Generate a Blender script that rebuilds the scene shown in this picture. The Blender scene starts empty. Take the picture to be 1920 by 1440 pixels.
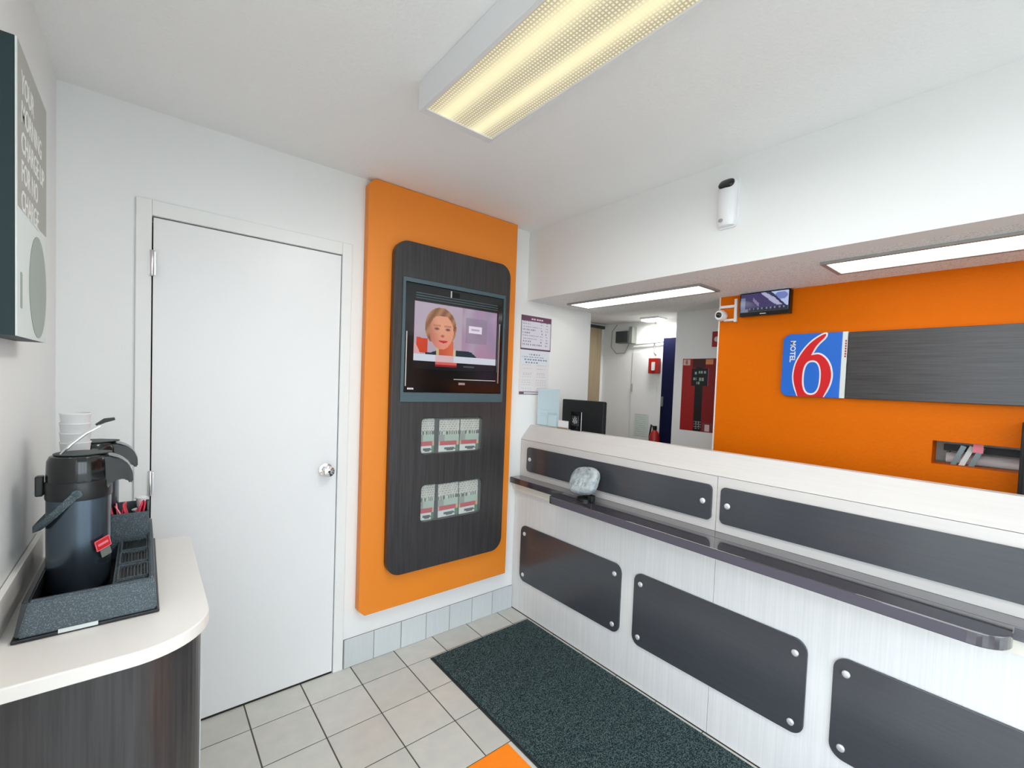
import bpy, bmesh, math, random
from mathutils import Matrix, Vector
random.seed(7)
PI = math.pi
S = bpy.context.scene
COL = S.collection

# ------------------------------------------------------------------ camera
CAMLOC = Vector((0.232, -2.269, 1.4605))
YAW, PITCH, ROLL, FPX, SX, SY = 0.7125, -0.0353, 0.039, 849.43, 43.36, 28.39
def make_camera():
    cy, sy, cp, sp = math.cos(YAW), math.sin(YAW), math.cos(PITCH), math.sin(PITCH)
    f = Vector((sy*cp, cy*cp, sp)); r = Vector((cy, -sy, 0)); u = r.cross(f)
    r2 = r*math.cos(ROLL) + u*math.sin(ROLL); u2 = u*math.cos(ROLL) - r*math.sin(ROLL)
    c = bpy.data.cameras.new('camera'); o = bpy.data.objects.new('camera', c); COL.objects.link(o)
    M = Matrix((r2, u2, -f)).transposed().to_4x4(); M.translation = CAMLOC
    o.matrix_world = M
    c.sensor_fit = 'HORIZONTAL'; c.sensor_width = 36.0
    c.lens = FPX/1920*36.0
    c.shift_x = -SX/1920; c.shift_y = SY/1920
    c.clip_start = 0.02; c.clip_end = 100
    S.camera = o
make_camera()

# ------------------------------------------------------------------ world, daylight, exposure
SKY = 5.8
W = bpy.data.worlds.new('sky'); S.world = W; W.use_nodes = True
bg = W.node_tree.nodes['Background']
bg.inputs[0].default_value = (0.90, 0.965, 1.05, 1); bg.inputs[1].default_value = SKY
portal = bpy.data.lights.new('window_portal', 'AREA'); portal.shape = 'RECTANGLE'
portal.size = 2.02; portal.size_y = 2.3; portal.cycles.is_portal = True
po = bpy.data.objects.new('window_portal', portal); COL.objects.link(po)
po.location = (1.045, -4.27, 1.2); po.rotation_euler = (PI/2, 0, 0)
portal2 = bpy.data.lights.new('door_portal', 'AREA'); portal2.shape = 'RECTANGLE'
portal2.size = 2.5; portal2.size_y = 2.2; portal2.cycles.is_portal = True
po2 = bpy.data.objects.new('door_portal', portal2); COL.objects.link(po2)
po2.location = (-0.13, -2.82, 1.15); po2.rotation_euler = (PI/2, 0, -PI/2)
VS = S.view_settings
S.display_settings.display_device = 'sRGB'
VS.view_transform = 'Standard'; VS.look = 'None'; VS.exposure = 0.0; VS.gamma = 1.0; VS.use_curve_mapping = False
S.cycles.use_denoising = True; S.cycles.use_light_tree = False
S.cycles.max_bounces = 7; S.cycles.diffuse_bounces = 5; S.cycles.use_adaptive_sampling = True; S.cycles.adaptive_threshold = 0.03; S.cycles.transparent_max_bounces = 16
S.cycles.caustics_reflective = False; S.cycles.caustics_refractive = False
S.cycles.sample_clamp_indirect = 6.0

# ------------------------------------------------------------------ materials
def lin(c):
    return tuple((v/12.92 if v <= 0.04045 else ((v+0.055)/1.055)**2.4) for v in c)
def rgb(r, g, b): return lin((r/255, g/255, b/255))
MATS = {}
def mat(name, col, rough=0.5, metal=0.0, spec=0.5, bump=None, streak=None, speckle=None, emit=None, coat=0.0, vary=0.0, trans=None):
    """bump=(scale,strength,distance[,detail]); streak=(axis scales, amount, dark colour); speckle=(scale, lo, hi, colour2)"""
    m = bpy.data.materials.new(name); m.use_nodes = True; nt = m.node_tree; N = nt.nodes; L = nt.links
    b = N['Principled BSDF']
    b.inputs['Base Color'].default_value = (*col, 1); b.inputs['Roughness'].default_value = rough
    b.inputs['Metallic'].default_value = metal; b.inputs['Specular IOR Level'].default_value = spec
    b.inputs['Coat Weight'].default_value = coat
    tc = N.new('ShaderNodeTexCoord'); geo = N.new('ShaderNodeNewGeometry')
    src = geo.outputs['Position']
    colsock = None
    if streak:
        mp = N.new('ShaderNodeMapping'); mp.inputs['Scale'].default_value = streak[0]
        nz = N.new('ShaderNodeTexNoise'); nz.inputs['Scale'].default_value = 1.0; nz.inputs['Detail'].default_value = 5
        L.new(src, mp.inputs[0]); L.new(mp.outputs[0], nz.inputs[0])
        mx = N.new('ShaderNodeMix'); mx.data_type = 'RGBA'
        rp = N.new('ShaderNodeMapRange'); rp.inputs[1].default_value = 0.35; rp.inputs[2].default_value = 0.65
        rp.inputs[3].default_value = 0; rp.inputs[4].default_value = streak[1]
        L.new(nz.outputs[0], rp.inputs[0]); L.new(rp.outputs[0], mx.inputs[0])
        mx.inputs[6].default_value = (*col, 1); mx.inputs[7].default_value = (*streak[2], 1)
        colsock = mx.outputs[2]
    if speckle:
        nz = N.new('ShaderNodeTexNoise'); nz.inputs['Scale'].default_value = speckle[0]; nz.inputs['Detail'].default_value = 3
        L.new(src, nz.inputs[0])
        rp = N.new('ShaderNodeMapRange'); rp.inputs[1].default_value = speckle[1]; rp.inputs[2].default_value = speckle[2]
        L.new(nz.outputs[0], rp.inputs[0])
        mx = N.new('ShaderNodeMix'); mx.data_type = 'RGBA'; L.new(rp.outputs[0], mx.inputs[0])
        if colsock: L.new(colsock, mx.inputs[6])
        else: mx.inputs[6].default_value = (*col, 1)
        mx.inputs[7].default_value = (*speckle[3], 1); colsock = mx.outputs[2]
    if vary:
        oi = N.new('ShaderNodeObjectInfo'); hs = N.new('ShaderNodeHueSaturation')
        rp = N.new('ShaderNodeMapRange'); rp.inputs[3].default_value = 1-vary; rp.inputs[4].default_value = 1+vary
        L.new(oi.outputs['Random'], rp.inputs[0]); L.new(rp.outputs[0], hs.inputs['Value'])
        if colsock: L.new(colsock, hs.inputs['Color'])
        else: hs.inputs['Color'].default_value = (*col, 1)
        colsock = hs.outputs[0]
    if colsock: L.new(colsock, b.inputs['Base Color'])
    if bump:
        nz = N.new('ShaderNodeTexNoise'); nz.inputs['Scale'].default_value = bump[0]
        nz.inputs['Detail'].default_value = bump[3] if len(bump) > 3 else 3
        L.new(src, nz.inputs[0]); bp = N.new('ShaderNodeBump')
        bp.inputs['Strength'].default_value = bump[1]; bp.inputs['Distance'].default_value = bump[2]
        L.new(nz.outputs[0], bp.inputs['Height']); L.new(bp.outputs[0], b.inputs['Normal'])
    if emit:
        b.inputs['Emission Color'].default_value = (*emit[0], 1); b.inputs['Emission Strength'].default_value = emit[1]
    if trans is not None:
        tr = N.new('ShaderNodeBsdfTransparent'); ms = N.new('ShaderNodeMixShader'); ms.inputs[0].default_value = trans
        tr.inputs[0].default_value = (0.96, 0.98, 0.98, 1)
        L.new(b.outputs[0], ms.inputs[1]); L.new(tr.outputs[0], ms.inputs[2]); L.new(ms.outputs[0], N['Material Output'].inputs[0])
    MATS[name] = m
    return m
def print_mat(name, emission=0.0, rough=0.45):
    m = bpy.data.materials.new(name); m.use_nodes = True; nt = m.node_tree; N = nt.nodes; L = nt.links
    b = N['Principled BSDF']; a = N.new('ShaderNodeAttribute'); a.attribute_name = 'print'
    b.inputs['Roughness'].default_value = rough
    if emission:
        b.inputs['Base Color'].default_value = (0.01, 0.01, 0.012, 1); b.inputs['Roughness'].default_value = 0.15
        L.new(a.outputs['Color'], b.inputs['Emission Color']); b.inputs['Emission Strength'].default_value = emission
    else:
        L.new(a.outputs['Color'], b.inputs['Base Color'])
    MATS[name] = m

mat('wall_paint', (0.83, 0.84, 0.83), 0.55, bump=(160, 0.10, 0.002))
mat('ceiling_paint', (0.90, 0.905, 0.905), 0.8, bump=(95, 0.45, 0.004, 5))
mat('popcorn', (0.92, 0.92, 0.91), 0.9, bump=(150, 0.8, 0.006, 4), speckle=(210, 0.50, 0.68, (0.60, 0.60, 0.59)))
mat('door_paint', (0.82, 0.82, 0.825), 0.35)
mat('trim_paint', (0.82, 0.825, 0.81), 0.4)
mat('void_black', (0.004, 0.004, 0.004), 0.9)
mat('orange_paint', rgb(221, 108, 0), 0.5, spec=0.10, bump=(75, 0.30, 0.005, 4))
mat('orange_laminate', rgb(236, 136, 34), 0.45, bump=(300, 0.03, 0.001))
mat('orange_table', rgb(224, 118, 8), 0.5, spec=0.3)
mat('edge_band', rgb(84, 80, 90), 0.5, spec=0.25)
mat('base_grout', rgb(150, 152, 150), 0.9)
mat('orange_edge', rgb(218, 126, 60), 0.5)
mat('dark_wood', rgb(62, 60, 61), 0.33, spec=0.45, streak=((140, 140, 4), 0.8, rgb(44, 41, 41)), bump=(220, 0.04, 0.001))
mat('dark_wood_h', rgb(64, 62, 63), 0.30, spec=0.5, streak=((6, 5, 160), 0.8, rgb(42, 38, 36)))
mat('panel_dark', rgb(66, 68, 73), 0.20, spec=0.6, streak=((120, 3, 120), 0.25, rgb(56, 55, 58)))
mat('ledge_dark', rgb(70, 66, 73), 0.07, spec=0.5, coat=1.0, streak=((60, 5, 60), 0.6, rgb(62, 58, 61)))
mat('laminate', (0.78, 0.773, 0.765), 0.42, spec=0.35, streak=((150, 150, 3), 0.6, (0.68, 0.675, 0.67)))
mat('laminate_cap', (0.63, 0.60, 0.575), 0.38, streak=((90, 4, 90), 0.5, (0.58, 0.55, 0.525)))
mat('worktop', (0.82, 0.79, 0.75), 0.30, bump=(200, 0.02, 0.001))
mat('tile', rgb(201, 201, 195), 0.26, vary=0.05, speckle=(14, 0.35, 0.75, rgb(210, 208, 199)), bump=(60, 0.03, 0.001))
mat('base_tile', rgb(206, 211, 212), 0.3, vary=0.06, streak=((90, 90, 5), 0.4, rgb(196, 200, 200)))
mat('grout', rgb(92, 88, 80), 0.9)
mat('mat_pile', rgb(30, 44, 47), 0.95, spec=0.1, speckle=(240, 0.44, 0.62, rgb(98, 116, 116)), bump=(240, 1.0, 0.006))
mat('mat_edge', rgb(32, 40, 42), 0.7)
mat('metal', (0.72, 0.72, 0.72), 0.3, metal=1)
mat('chrome', (0.85, 0.85, 0.86), 0.12, metal=1)
mat('bolt', (0.86, 0.86, 0.88), 0.35, metal=0.6)
mat('black_gloss', rgb(12, 15, 17), 0.13, spec=0.6)
mat('black_plastic', rgb(24, 27, 29), 0.35)
mat('black_matte', rgb(20, 25, 28), 0.6)
mat('tray_plastic', rgb(62, 74, 80), 0.55, speckle=(420, 0.5, 0.7, rgb(110, 124, 132)), bump=(420, 0.3, 0.001))
mat('airpot_body', rgb(84, 96, 108), 0.22, metal=0.8, spec=0.6)
mat('frame_teal', rgb(72, 92, 100), 0.4)
mat('white_plastic', (0.80, 0.80, 0.81), 0.3)
mat('white_paper', (0.82, 0.82, 0.82), 0.6)
mat('ivory', (0.78, 0.74, 0.66), 0.5)
mat('sign_grey', rgb(158, 158, 152), 0.5)
mat('sign_pale', rgb(214, 222, 220), 0.45)
mat('sign_circle', rgb(140, 152, 142), 0.4)
mat('sign_side', rgb(14, 42, 46), 0.55)
mat('sign_text', rgb(226, 228, 224), 0.5)
mat('blue_sign', rgb(26, 104, 205), 0.3)
mat('red_sign', rgb(208, 14, 22), 0.3)
mat('white_sign', (0.83, 0.8, 0.82), 0.35)
mat('red_alarm', rgb(158, 26, 22), 0.4)
mat('blue_door', rgb(6, 12, 52), 0.6, spec=0.2)
mat('brown_wood', rgb(168, 150, 122), 0.5, streak=((60, 60, 3), 0.7, rgb(140, 122, 96)))
mat('box_dark', rgb(52, 60, 60), 0.5)
mat('box_side', rgb(120, 124, 118), 0.5)
mat('conduit', rgb(150, 150, 148), 0.4)
mat('acrylic', (0.80, 0.90, 0.94), 0.08, spec=0.5, trans=0.86)
mat('clear', (0.8, 0.82, 0.82), 0.06, spec=0.5, trans=0.93)
mat('film', (0.72, 0.77, 0.78), 0.14, spec=0.9, trans=0.40, bump=(55, 0.7, 0.012, 4), speckle=(38, 0.40, 0.70, rgb(158, 178, 186)))
mat('window_glass', (0.8, 0.85, 0.85), 0.02, spec=0.5, trans=0.93)
mat('pink', rgb(236, 130, 146), 0.5)
mat('red_stick', rgb(220, 62, 84), 0.45)
mat('red_tag', rgb(206, 40, 44), 0.4)
mat('dark_frame', rgb(30, 28, 32), 0.4)
mat('pavement', rgb(168, 166, 160), 0.9, speckle=(40, 0.4, 0.7, rgb(150, 148, 142)))
mat('aluminium', (0.55, 0.55, 0.55), 0.35, metal=0.9)
mat('key_steel', rgb(110, 124, 124), 0.3, metal=0.6)
mat('office_lens', (0.8, 0.8, 0.78), 0.5, emit=((1.0, 0.97, 0.90), 3.3))
mat('hall_lens', (0.8, 0.8, 0.78), 0.5, emit=((1.0, 0.98, 0.92), 9.0))
print_mat('print'); print_mat('screen', 1.0); MATS['screen'].cycles.emission_sampling = 'NONE'; print_mat('gloss_print', rough=0.25)

def lens_material():
    """prismatic diffuser of a two tube fluorescent fitting: brighter over each tube, small square prisms"""
    m = bpy.data.materials.new('prismatic_lens'); m.use_nodes = True; nt = m.node_tree; N = nt.nodes; L = nt.links
    b = N['Principled BSDF']; b.inputs['Base Color'].default_value = (0.22, 0.21, 0.17, 1); b.inputs['Roughness'].default_value = 0.3
    g = N.new('ShaderNodeNewGeometry'); sp = N.new('ShaderNodeSeparateXYZ'); L.new(g.outputs['Position'], sp.inputs[0])
    def mth(op, a, c=None):
        n = N.new('ShaderNodeMath'); n.operation = op
        for i, v in enumerate((a, c)):
            if v is None: continue
            if hasattr(v, 'links'): L.new(v, n.inputs[i])
            else: n.inputs[i].default_value = v
        return n.outputs[0]
    def bump_at(x0, w):      # gaussian over a tube
        d = mth('DIVIDE', mth('SUBTRACT', sp.outputs[0], x0), w)
        return mth('POWER', 2.718, mth('MULTIPLY', mth('MULTIPLY', d, d), -1.0))
    tubes = mth('ADD', bump_at(0.980, 0.034), bump_at(1.104, 0.030))
    def cells(s, k):
        c = mth('COSINE', mth('MULTIPLY', s, 2*PI/k))
        return c
    pat = mth('ADD', mth('MINIMUM', cells(sp.outputs[0], 0.0105), cells(sp.outputs[1], 0.0105)), 0.40)
    amp = mth('SUBTRACT', 0.30, mth('MULTIPLY', tubes, 0.22))
    v = mth('ADD', mth('ADD', 0.47, mth('MULTIPLY', tubes, 0.45)), mth('MULTIPLY', pat, amp))
    mx = N.new('ShaderNodeMix'); mx.data_type = 'RGBA'; L.new(tubes, mx.inputs[0])
    mx.inputs[6].default_value = (1.0, 0.88, 0.58, 1); mx.inputs[7].default_value = (1.0, 0.92, 0.56, 1)
    L.new(mx.outputs[2], b.inputs['Emission Color']); L.new(v, b.inputs['Emission Strength'])
    MATS['prismatic_lens'] = m
lens_material()

# ------------------------------------------------------------------ mesh helpers
F_BACK = Matrix(((1, 0, 0), (0, 0, 1), (0, -1, 0))).transposed()      # u=+x v=+z n=-y
F_RIGHT = Matrix(((0, -1, 0), (0, 0, 1), (-1, 0, 0))).transposed()    # u=-y v=+z n=-x
F_LEFT = Matrix(((0, 1, 0), (0, 0, 1), (1, 0, 0))).transposed()       # u=+y v=+z n=+x
F_UP = Matrix(((1, 0, 0), (0, 1, 0), (0, 0, 1))).transposed()
def frame(F, origin):
    M = F.to_4x4(); M.translation = Vector(origin); return M

def new_mesh(bm, name='m', smooth=False):
    me = bpy.data.meshes.new(name); bm.normal_update(); bm.to_mesh(me); bm.free()
    if smooth:
        for p in me.polygons: p.use_smooth = True
    return me
def add_box(bm, x0, x1, y0, y1, z0, z1, bevel=0.0, seg=2):
    v = [bm.verts.new(p) for p in ((x0,y0,z0),(x1,y0,z0),(x1,y1,z0),(x0,y1,z0),(x0,y0,z1),(x1,y0,z1),(x1,y1,z1),(x0,y1,z1))]
    fs = [bm.faces.new([v[i] for i in f]) for f in ((0,3,2,1),(4,5,6,7),(0,1,5,4),(1,2,6,5),(2,3,7,6),(3,0,4,7))]
    if bevel:
        es = list({e for f in fs for e in f.edges})
        bmesh.ops.bevel(bm, geom=es, offset=bevel, segments=seg, affect='EDGES', profile=0.5)
def box(*a, **k):
    bm = bmesh.new(); add_box(bm, *a, **k); return new_mesh(bm)
def boxes(lst, bevel=0.0):
    bm = bmesh.new()
    for a in lst: add_box(bm, *a, bevel=bevel)
    return new_mesh(bm)
def add_lathe(bm, prof, cx, cy, seg=32, axis='z', c0=0.0, cap=True):
    rings = []
    for r, h in prof:
        ring = []
        for k in range(seg):
            a = 2*PI*k/seg; p = (r*math.cos(a), r*math.sin(a))
            ring.append(bm.verts.new((cx+p[0], cy+p[1], c0+h)))
        rings.append(ring)
    for a, b in zip(rings, rings[1:]):
        for k in range(seg):
            bm.faces.new((a[k], a[(k+1) % seg], b[(k+1) % seg], b[k]))
    if cap:
        bm.faces.new(list(reversed(rings[0]))); bm.faces.new(rings[-1])
def lathe(prof, cx=0, cy=0, seg=32, smooth=True, M=None):
    bm = bmesh.new(); add_lathe(bm, prof, cx, cy, seg)
    me = new_mesh(bm); 
    if M is not None: me.transform(M)
    if smooth: shade(me)
    return me
def shade(me, ang=0.7):
    for p in me.polygons: p.use_smooth = True
    bm = bmesh.new(); bm.from_mesh(me)
    for e in bm.edges:
        if len(e.link_faces) == 2 and e.calc_face_angle(0) > ang: e.smooth = False
    bm.to_mesh(me); bm.free()
def add_tube(bm, pts, r, seg=8, cap=True):
    pts = [Vector(p) for p in pts]; rings = []
    n = len(pts)
    rr = r if isinstance(r, (list, tuple)) else [r]*n
    prev = None
    for i, p in enumerate(pts):
        d = (pts[min(i+1, n-1)]-pts[max(i-1, 0)]).normalized()
        if prev is None:
            a = Vector((0, 0, 1)) if abs(d.z) < 0.9 else Vector((1, 0, 0)); prev = d.cross(a).normalized()
        s = (prev - d*prev.dot(d)).normalized(); prev = s; t = d.cross(s)
        rings.append([bm.verts.new(p + (s*math.cos(2*PI*k/seg) + t*math.sin(2*PI*k/seg))*rr[i]) for k in range(seg)])
    for a, b in zip(rings, rings[1:]):
        for k in range(seg): bm.faces.new((a[k], a[(k+1) % seg], b[(k+1) % seg], b[k]))
    if cap:
        bm.faces.new(list(reversed(rings[0]))); bm.faces.new(rings[-1])
def tube(pts, r, seg=8):
    bm = bmesh.new(); add_tube(bm, pts, r, seg); bmesh.ops.recalc_face_normals(bm, faces=bm.faces)
    me = new_mesh(bm); shade(me); return me
def rrect(x0, x1, y0, y1, r, seg=8):
    """rounded rectangle; r = one radius or (bl, br, tr, tl)"""
    rs = r if isinstance(r, (tuple, list)) else (r,)*4
    out = []
    for (cx, cy, sx, sy, a0), q in zip(((x0, y0, 1, 1, PI), (x1, y0, -1, 1, 1.5*PI), (x1, y1, -1, -1, 0), (x0, y1, 1, -1, 0.5*PI)), rs):
        if q <= 0: out.append((cx, cy)); continue
        n = 1 if seg == 1 else seg
        for k in range(n+1):
            a = a0 + 0.5*PI*k/n
            out.append((cx+sx*q+q*math.cos(a), cy+sy*q+q*math.sin(a)))
    return out
def plate(M, outer, depth, holes=(), bevel=0.0, smooth=False):
    """flat plate from 2D outline with holes; back at n=0, front at n=depth, through frame matrix M"""
    cu = bpy.data.curves.new('c', 'CURVE'); cu.dimensions = '2D'; cu.fill_mode = 'BOTH'
    cu.extrude = max(depth/2-bevel, 0); cu.bevel_depth = bevel; cu.bevel_resolution = 1
    if bevel: cu.offset = -bevel
    for poly in (outer, *holes):
        s = cu.splines.new('POLY'); s.points.add(len(poly)-1); s.use_cyclic_u = True
        for p, q in zip(s.points, poly): p.co = (q[0], q[1], 0, 1)
    o = bpy.data.objects.new('c', cu); COL.objects.link(o)
    dg = bpy.context.evaluated_depsgraph_get()
    me = bpy.data.meshes.new_from_object(o.evaluated_get(dg)); 
    bpy.data.objects.remove(o); bpy.data.curves.remove(cu)
    me.transform(Matrix.Translation((0, 0, depth/2))); me.transform(M)
    bm = bmesh.new(); bm.from_mesh(me); bmesh.ops.remove_doubles(bm, verts=bm.verts, dist=1e-5)
    bmesh.ops.recalc_face_normals(bm, faces=bm.faces); bm.to_mesh(me); bm.free()
    me.materials.clear()
    for p in me.polygons: p.use_smooth = False
    if smooth: shade(me, 0.5)
    return me
def text(M, s, size, depth=0.0006, align='LEFT', xscale=1.0, bold=0.0):
    cu = bpy.data.curves.new('t', 'FONT'); cu.body = s; cu.size = size; cu.extrude = depth/2; cu.align_x = align; cu.align_y = 'CENTER'
    cu.offset = bold; cu.resolution_u = 3
    o = bpy.data.objects.new('t', cu); COL.objects.link(o)
    dg = bpy.context.evaluated_depsgraph_get(); me = bpy.data.meshes.new_from_object(o.evaluated_get(dg))
    bpy.data.objects.remove(o); bpy.data.curves.remove(cu)
    me.transform(Matrix.Diagonal((xscale, 1, 1, 1))); me.transform(M); me.materials.clear()
    return me
def sheet(M, w, h, nx, ny, fn, thick=0.001):
    """thin printed sheet: coloured grid on the front (n=thick), fn(s,t)->srgb with t measured from the top"""
    bm = bmesh.new(); lay = bm.loops.layers.float_color.new('print')
    V = [[bm.verts.new((w*i/nx, h*j/ny, thick)) for i in range(nx+1)] for j in range(ny+1)]
    def paint(f, c):
        c = lin(tuple(min(max(q, 0), 1) for q in c))
        for l in f.loops: l[lay] = (*c, 1)
    for j in range(ny):
        for i in range(nx):
            f = bm.faces.new((V[j][i], V[j][i+1], V[j+1][i+1], V[j+1][i])); paint(f, fn((i+0.5)/nx, 1-(j+0.5)/ny))
    b = [bm.verts.new(p) for p in ((0, 0, 0), (w, 0, 0), (w, h, 0), (0, h, 0))]
    paint(bm.faces.new((b[0], b[3], b[2], b[1])), (0.9, 0.9, 0.9))
    edge = [V[0][i] for i in range(nx+1)], [V[j][nx] for j in range(ny+1)], [V[ny][i] for i in range(nx, -1, -1)], [V[j][0] for j in range(ny, -1, -1)]
    for k, e in enumerate(edge):
        paint(bm.faces.new([b[k], b[(k+1) % 4]] + list(reversed(e))), (0.85, 0.85, 0.85))
    me = new_mesh(bm); me.transform(M); return me
def superell(M, a, b, c, e=0.5, nu=28, nv=16):
    bm = bmesh.new(); sg = lambda v, p: math.copysign(abs(v)**p, v)
    rings = []
    for j in range(1, nv):
        ph = -PI/2 + PI*j/nv
        rings.append([bm.verts.new((a*sg(math.cos(ph), e)*sg(math.cos(2*PI*i/nu), e), b*sg(math.cos(ph), e)*sg(math.sin(2*PI*i/nu), e), c*sg(math.sin(ph), e))) for i in range(nu)])
    lo = bm.verts.new((0, 0, -c)); hi = bm.verts.new((0, 0, c))
    for r1, r2 in zip(rings, rings[1:]):
        for i in range(nu): bm.faces.new((r1[i], r1[(i+1) % nu], r2[(i+1) % nu], r2[i]))
    for i in range(nu):
        bm.faces.new((lo, rings[0][(i+1) % nu], rings[0][i])); bm.faces.new((hi, rings[-1][i], rings[-1][(i+1) % nu]))
    me = new_mesh(bm); me.transform(M)
    for p in me.polygons: p.use_smooth = True
    return me

# ------------------------------------------------------------------ object helpers
def root_loc(o):
    while o.parent: o = o.parent
    return o.location.copy()
def obj(name, me, material, parent=None, label=None):
    """mesh given in world coordinates"""
    me.name = name
    if len(me.materials) == 0: me.materials.append(MATS[material])
    o = bpy.data.objects.new(name, me); COL.objects.link(o)
    if parent:
        me.transform(Matrix.Translation(-root_loc(parent))); o.parent = parent
    else:
        xs = [v.co for v in me.vertices]
        c = Vector([(min(p[i] for p in xs)+max(p[i] for p in xs))/2 for i in range(3)]); c.z = min(p.z for p in xs)
        me.transform(Matrix.Translation(-c)); o.location = c
    if label: o['label'] = label
    return o
def inst(name, me, material, loc, parent):
    """shared local mesh at a world position under a thing"""
    if len(me.materials) == 0: me.materials.append(MATS[material])
    o = bpy.data.objects.new(name, me); COL.objects.link(o); o.parent = parent
    o.location = Vector(loc) - root_loc(parent); return o
def tag(o, label, cat, group=None):
    o['label'] = label; o['category'] = cat
    if group: o['group'] = group
    return o
def thing(name, label, cat, loc, group=None):
    o = bpy.data.objects.new(name, None); COL.objects.link(o); o.location = loc; o.empty_display_size = 0.05
    return tag(o, label, cat, group)
def struct(name, me, material):
    o = obj(name, me, material); o['kind'] = 'structure'; return o
def struct_empty(name, loc):
    o = bpy.data.objects.new(name, None); COL.objects.link(o); o.location = loc; o['kind'] = 'structure'; return o

# ------------------------------------------------------------------ dimensions
H = 2.423          # lobby ceiling
HS = 1.988         # header underside / office ceiling
XH = 2.093         # header face
XO = 2.7115        # orange wall face
YF = -4.2          # street front
YE = -2.95         # office end

# ------------------------------------------------------------------ setting
fl = struct('floor', box(-0.12, 4.1, YF-0.1, 0.9, -0.12, -0.003), 'grout')
TX, TY, TW, TD = 1.2521, -0.1779, 0.2268, 0.2335
tile_cache = {}
def tile_mesh(w, d):
    k = (round(w, 4), round(d, 4))
    if k not in tile_cache: tile_cache[k] = box(-w/2, w/2, -d/2, d/2, -0.003, 0.0, bevel=0.0008, seg=1)
    return tile_cache[k]
xs = [0.0] + [TX + k*TW for k in range(-5, 4)]
xs = [v for v in xs if 0 <= v < 2.05] + [2.052]
ys = [0.0] + [TY - j*TD for j in range(0, 17)] + [YF]
for x0, x1 in zip(xs, xs[1:]):
    for y1, y0 in zip(ys, ys[1:]):
        w, d = x1-x0-0.0052, y1-y0-0.0052
        if w < 0.01 or d < 0.01: continue
        inst('floor_tile', tile_mesh(w, d), 'tile', ((x0+x1)/2, (y0+y1)/2, 0.0), fl)

DX0, DX1, DZ = 0.250, 0.941, 2.034
struct('wall_back', plate(frame(F_BACK, (0, 0.10, 0)), [(-0.12, -0.1), (DX0, -0.1), (DX0, DZ), (DX1, DZ), (DX1, -0.1), (2.70, -0.1), (2.70, H+0.02), (-0.12, H+0.02)], 0.10), 'wall_paint')
struct('wall_left', boxes([(-0.12, 0.0, -1.55, 0.0, -0.1, H+0.02), (-0.12, 0.0, -4.08, -1.55, 2.26, H+0.02), (-0.12, 0.0, YF-0.1, -4.08, -0.1, H+0.02)]), 'wall_paint')
struct('ceiling', box(-0.12, XH+0.02, YF-0.1, 0.0, H, H+0.1), 'ceiling_paint')
struct('wall_right', box(XH, XH+0.10, YF-0.1, -0.0005, HS, H+0.1), 'wall_paint')
struct('wall_right_end', box(XH, XH+0.10, YF-0.1, -2.80, -0.1, HS), 'wall_paint')
struct('ceiling_office', box(XH+0.10, XO+0.12, YE, -0.0005, HS, HS+0.1), 'popcorn')
struct('ceiling_hall_strip', box(2.50, XO+0.12, 0.10, 0.9, 2.03, 2.13), 'ceiling_paint')
struct('ceiling_hall', box(XO+0.12, 3.75, YE-0.1, 0.9, 2.03, 2.13), 'ceiling_paint')
struct('wall_office_end', box(XH+0.10, XO, YE-0.1, YE, -0.1, HS), 'wall_paint')
NY0, NY1, NZ0, NZ1 = -1.932, -2.30, 1.192, 1.288
struct('wall_office', plate(frame(F_RIGHT, (XO+0.10, 0, 0)), [(0.982, -0.1), (-YE, -0.1), (-YE, HS), (0.982, HS)], 0.10,
       holes=[[(-NY0, NZ0), (-NY1, NZ0), (-NY1, NZ1), (-NY0, NZ1)]]), 'orange_paint')
struct('trim_1', box(XO-0.004, XO+0.10, -0.9815, -0.975, 0.0, HS), 'trim_paint')
struct('wall_hall', box(3.25, 3.40, YE, -0.363, -0.1, 2.03), 'wall_paint')
struct('wall_hall_far', box(3.50, 3.62, -0.45, 0.70, -0.1, 2.03), 'wall_paint')
struct('wall_hall_end', box(2.60, 3.50, 0.56, 0.66, -0.1, 2.03), 'wall_paint')
struct('wall_hall_side', box(2.50, 2.60, 0.10, 0.66, -0.1, 2.13), 'wall_paint')
struct('wall_hall_front', box(XO+0.10, 3.40, YE-0.1, YE, -0.1, 2.13), 'wall_paint')
struct('wall_hall_return', box(3.40, 3.62, -0.55, -0.45, -0.1, 2.13), 'wall_paint')
struct('wall_niche', boxes([(XO+0.10, XO+0.25, NY1-0.03, NY0+0.03, NZ0-0.03, NZ0-0.005), (XO+0.10, XO+0.25, NY1-0.03, NY0+0.03, NZ1+0.005, NZ1+0.03), (XO+0.22, XO+0.25, NY1-0.03, NY0+0.03, NZ0-0.005, NZ1+0.005)]), 'ivory')

# street front: glazed frame with three lights, pavement outside
wf = struct_empty('window_1', (1.045, YF, 0))
wx = [0.0, 0.70, 1.40, 2.09]
for x in wx: obj('mullion', box(max(x-0.025, 0.0), min(x+0.025, 2.09), YF-0.06, YF, 0.0, 2.38), 'aluminium', wf)
for z0, z1 in ((0.0, 0.10), (0.95, 0.99), (2.34, 2.42)):
    obj('rail', box(0.0, 2.09, YF-0.055, YF-0.005, z0, z1), 'aluminium', wf)
for x0, x1 in zip(wx, wx[1:]):
    for z0, z1 in ((0.10, 0.95), (0.99, 2.34)):
        obj('pane', box(x0+0.025, x1-0.025, YF-0.033, YF-0.027, z0, z1), 'window_glass', wf)
wl = struct_empty('window_2', (-0.06, -2.8, 0))          # glazed entrance on the left
wy = [-4.08, -3.25, -2.40, -1.55]
for y in wy: obj('mullion', box(-0.09, -0.03, max(y-0.025, -4.08), min(y+0.025, -1.55), 0.0, 2.26), 'aluminium', wl)
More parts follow.
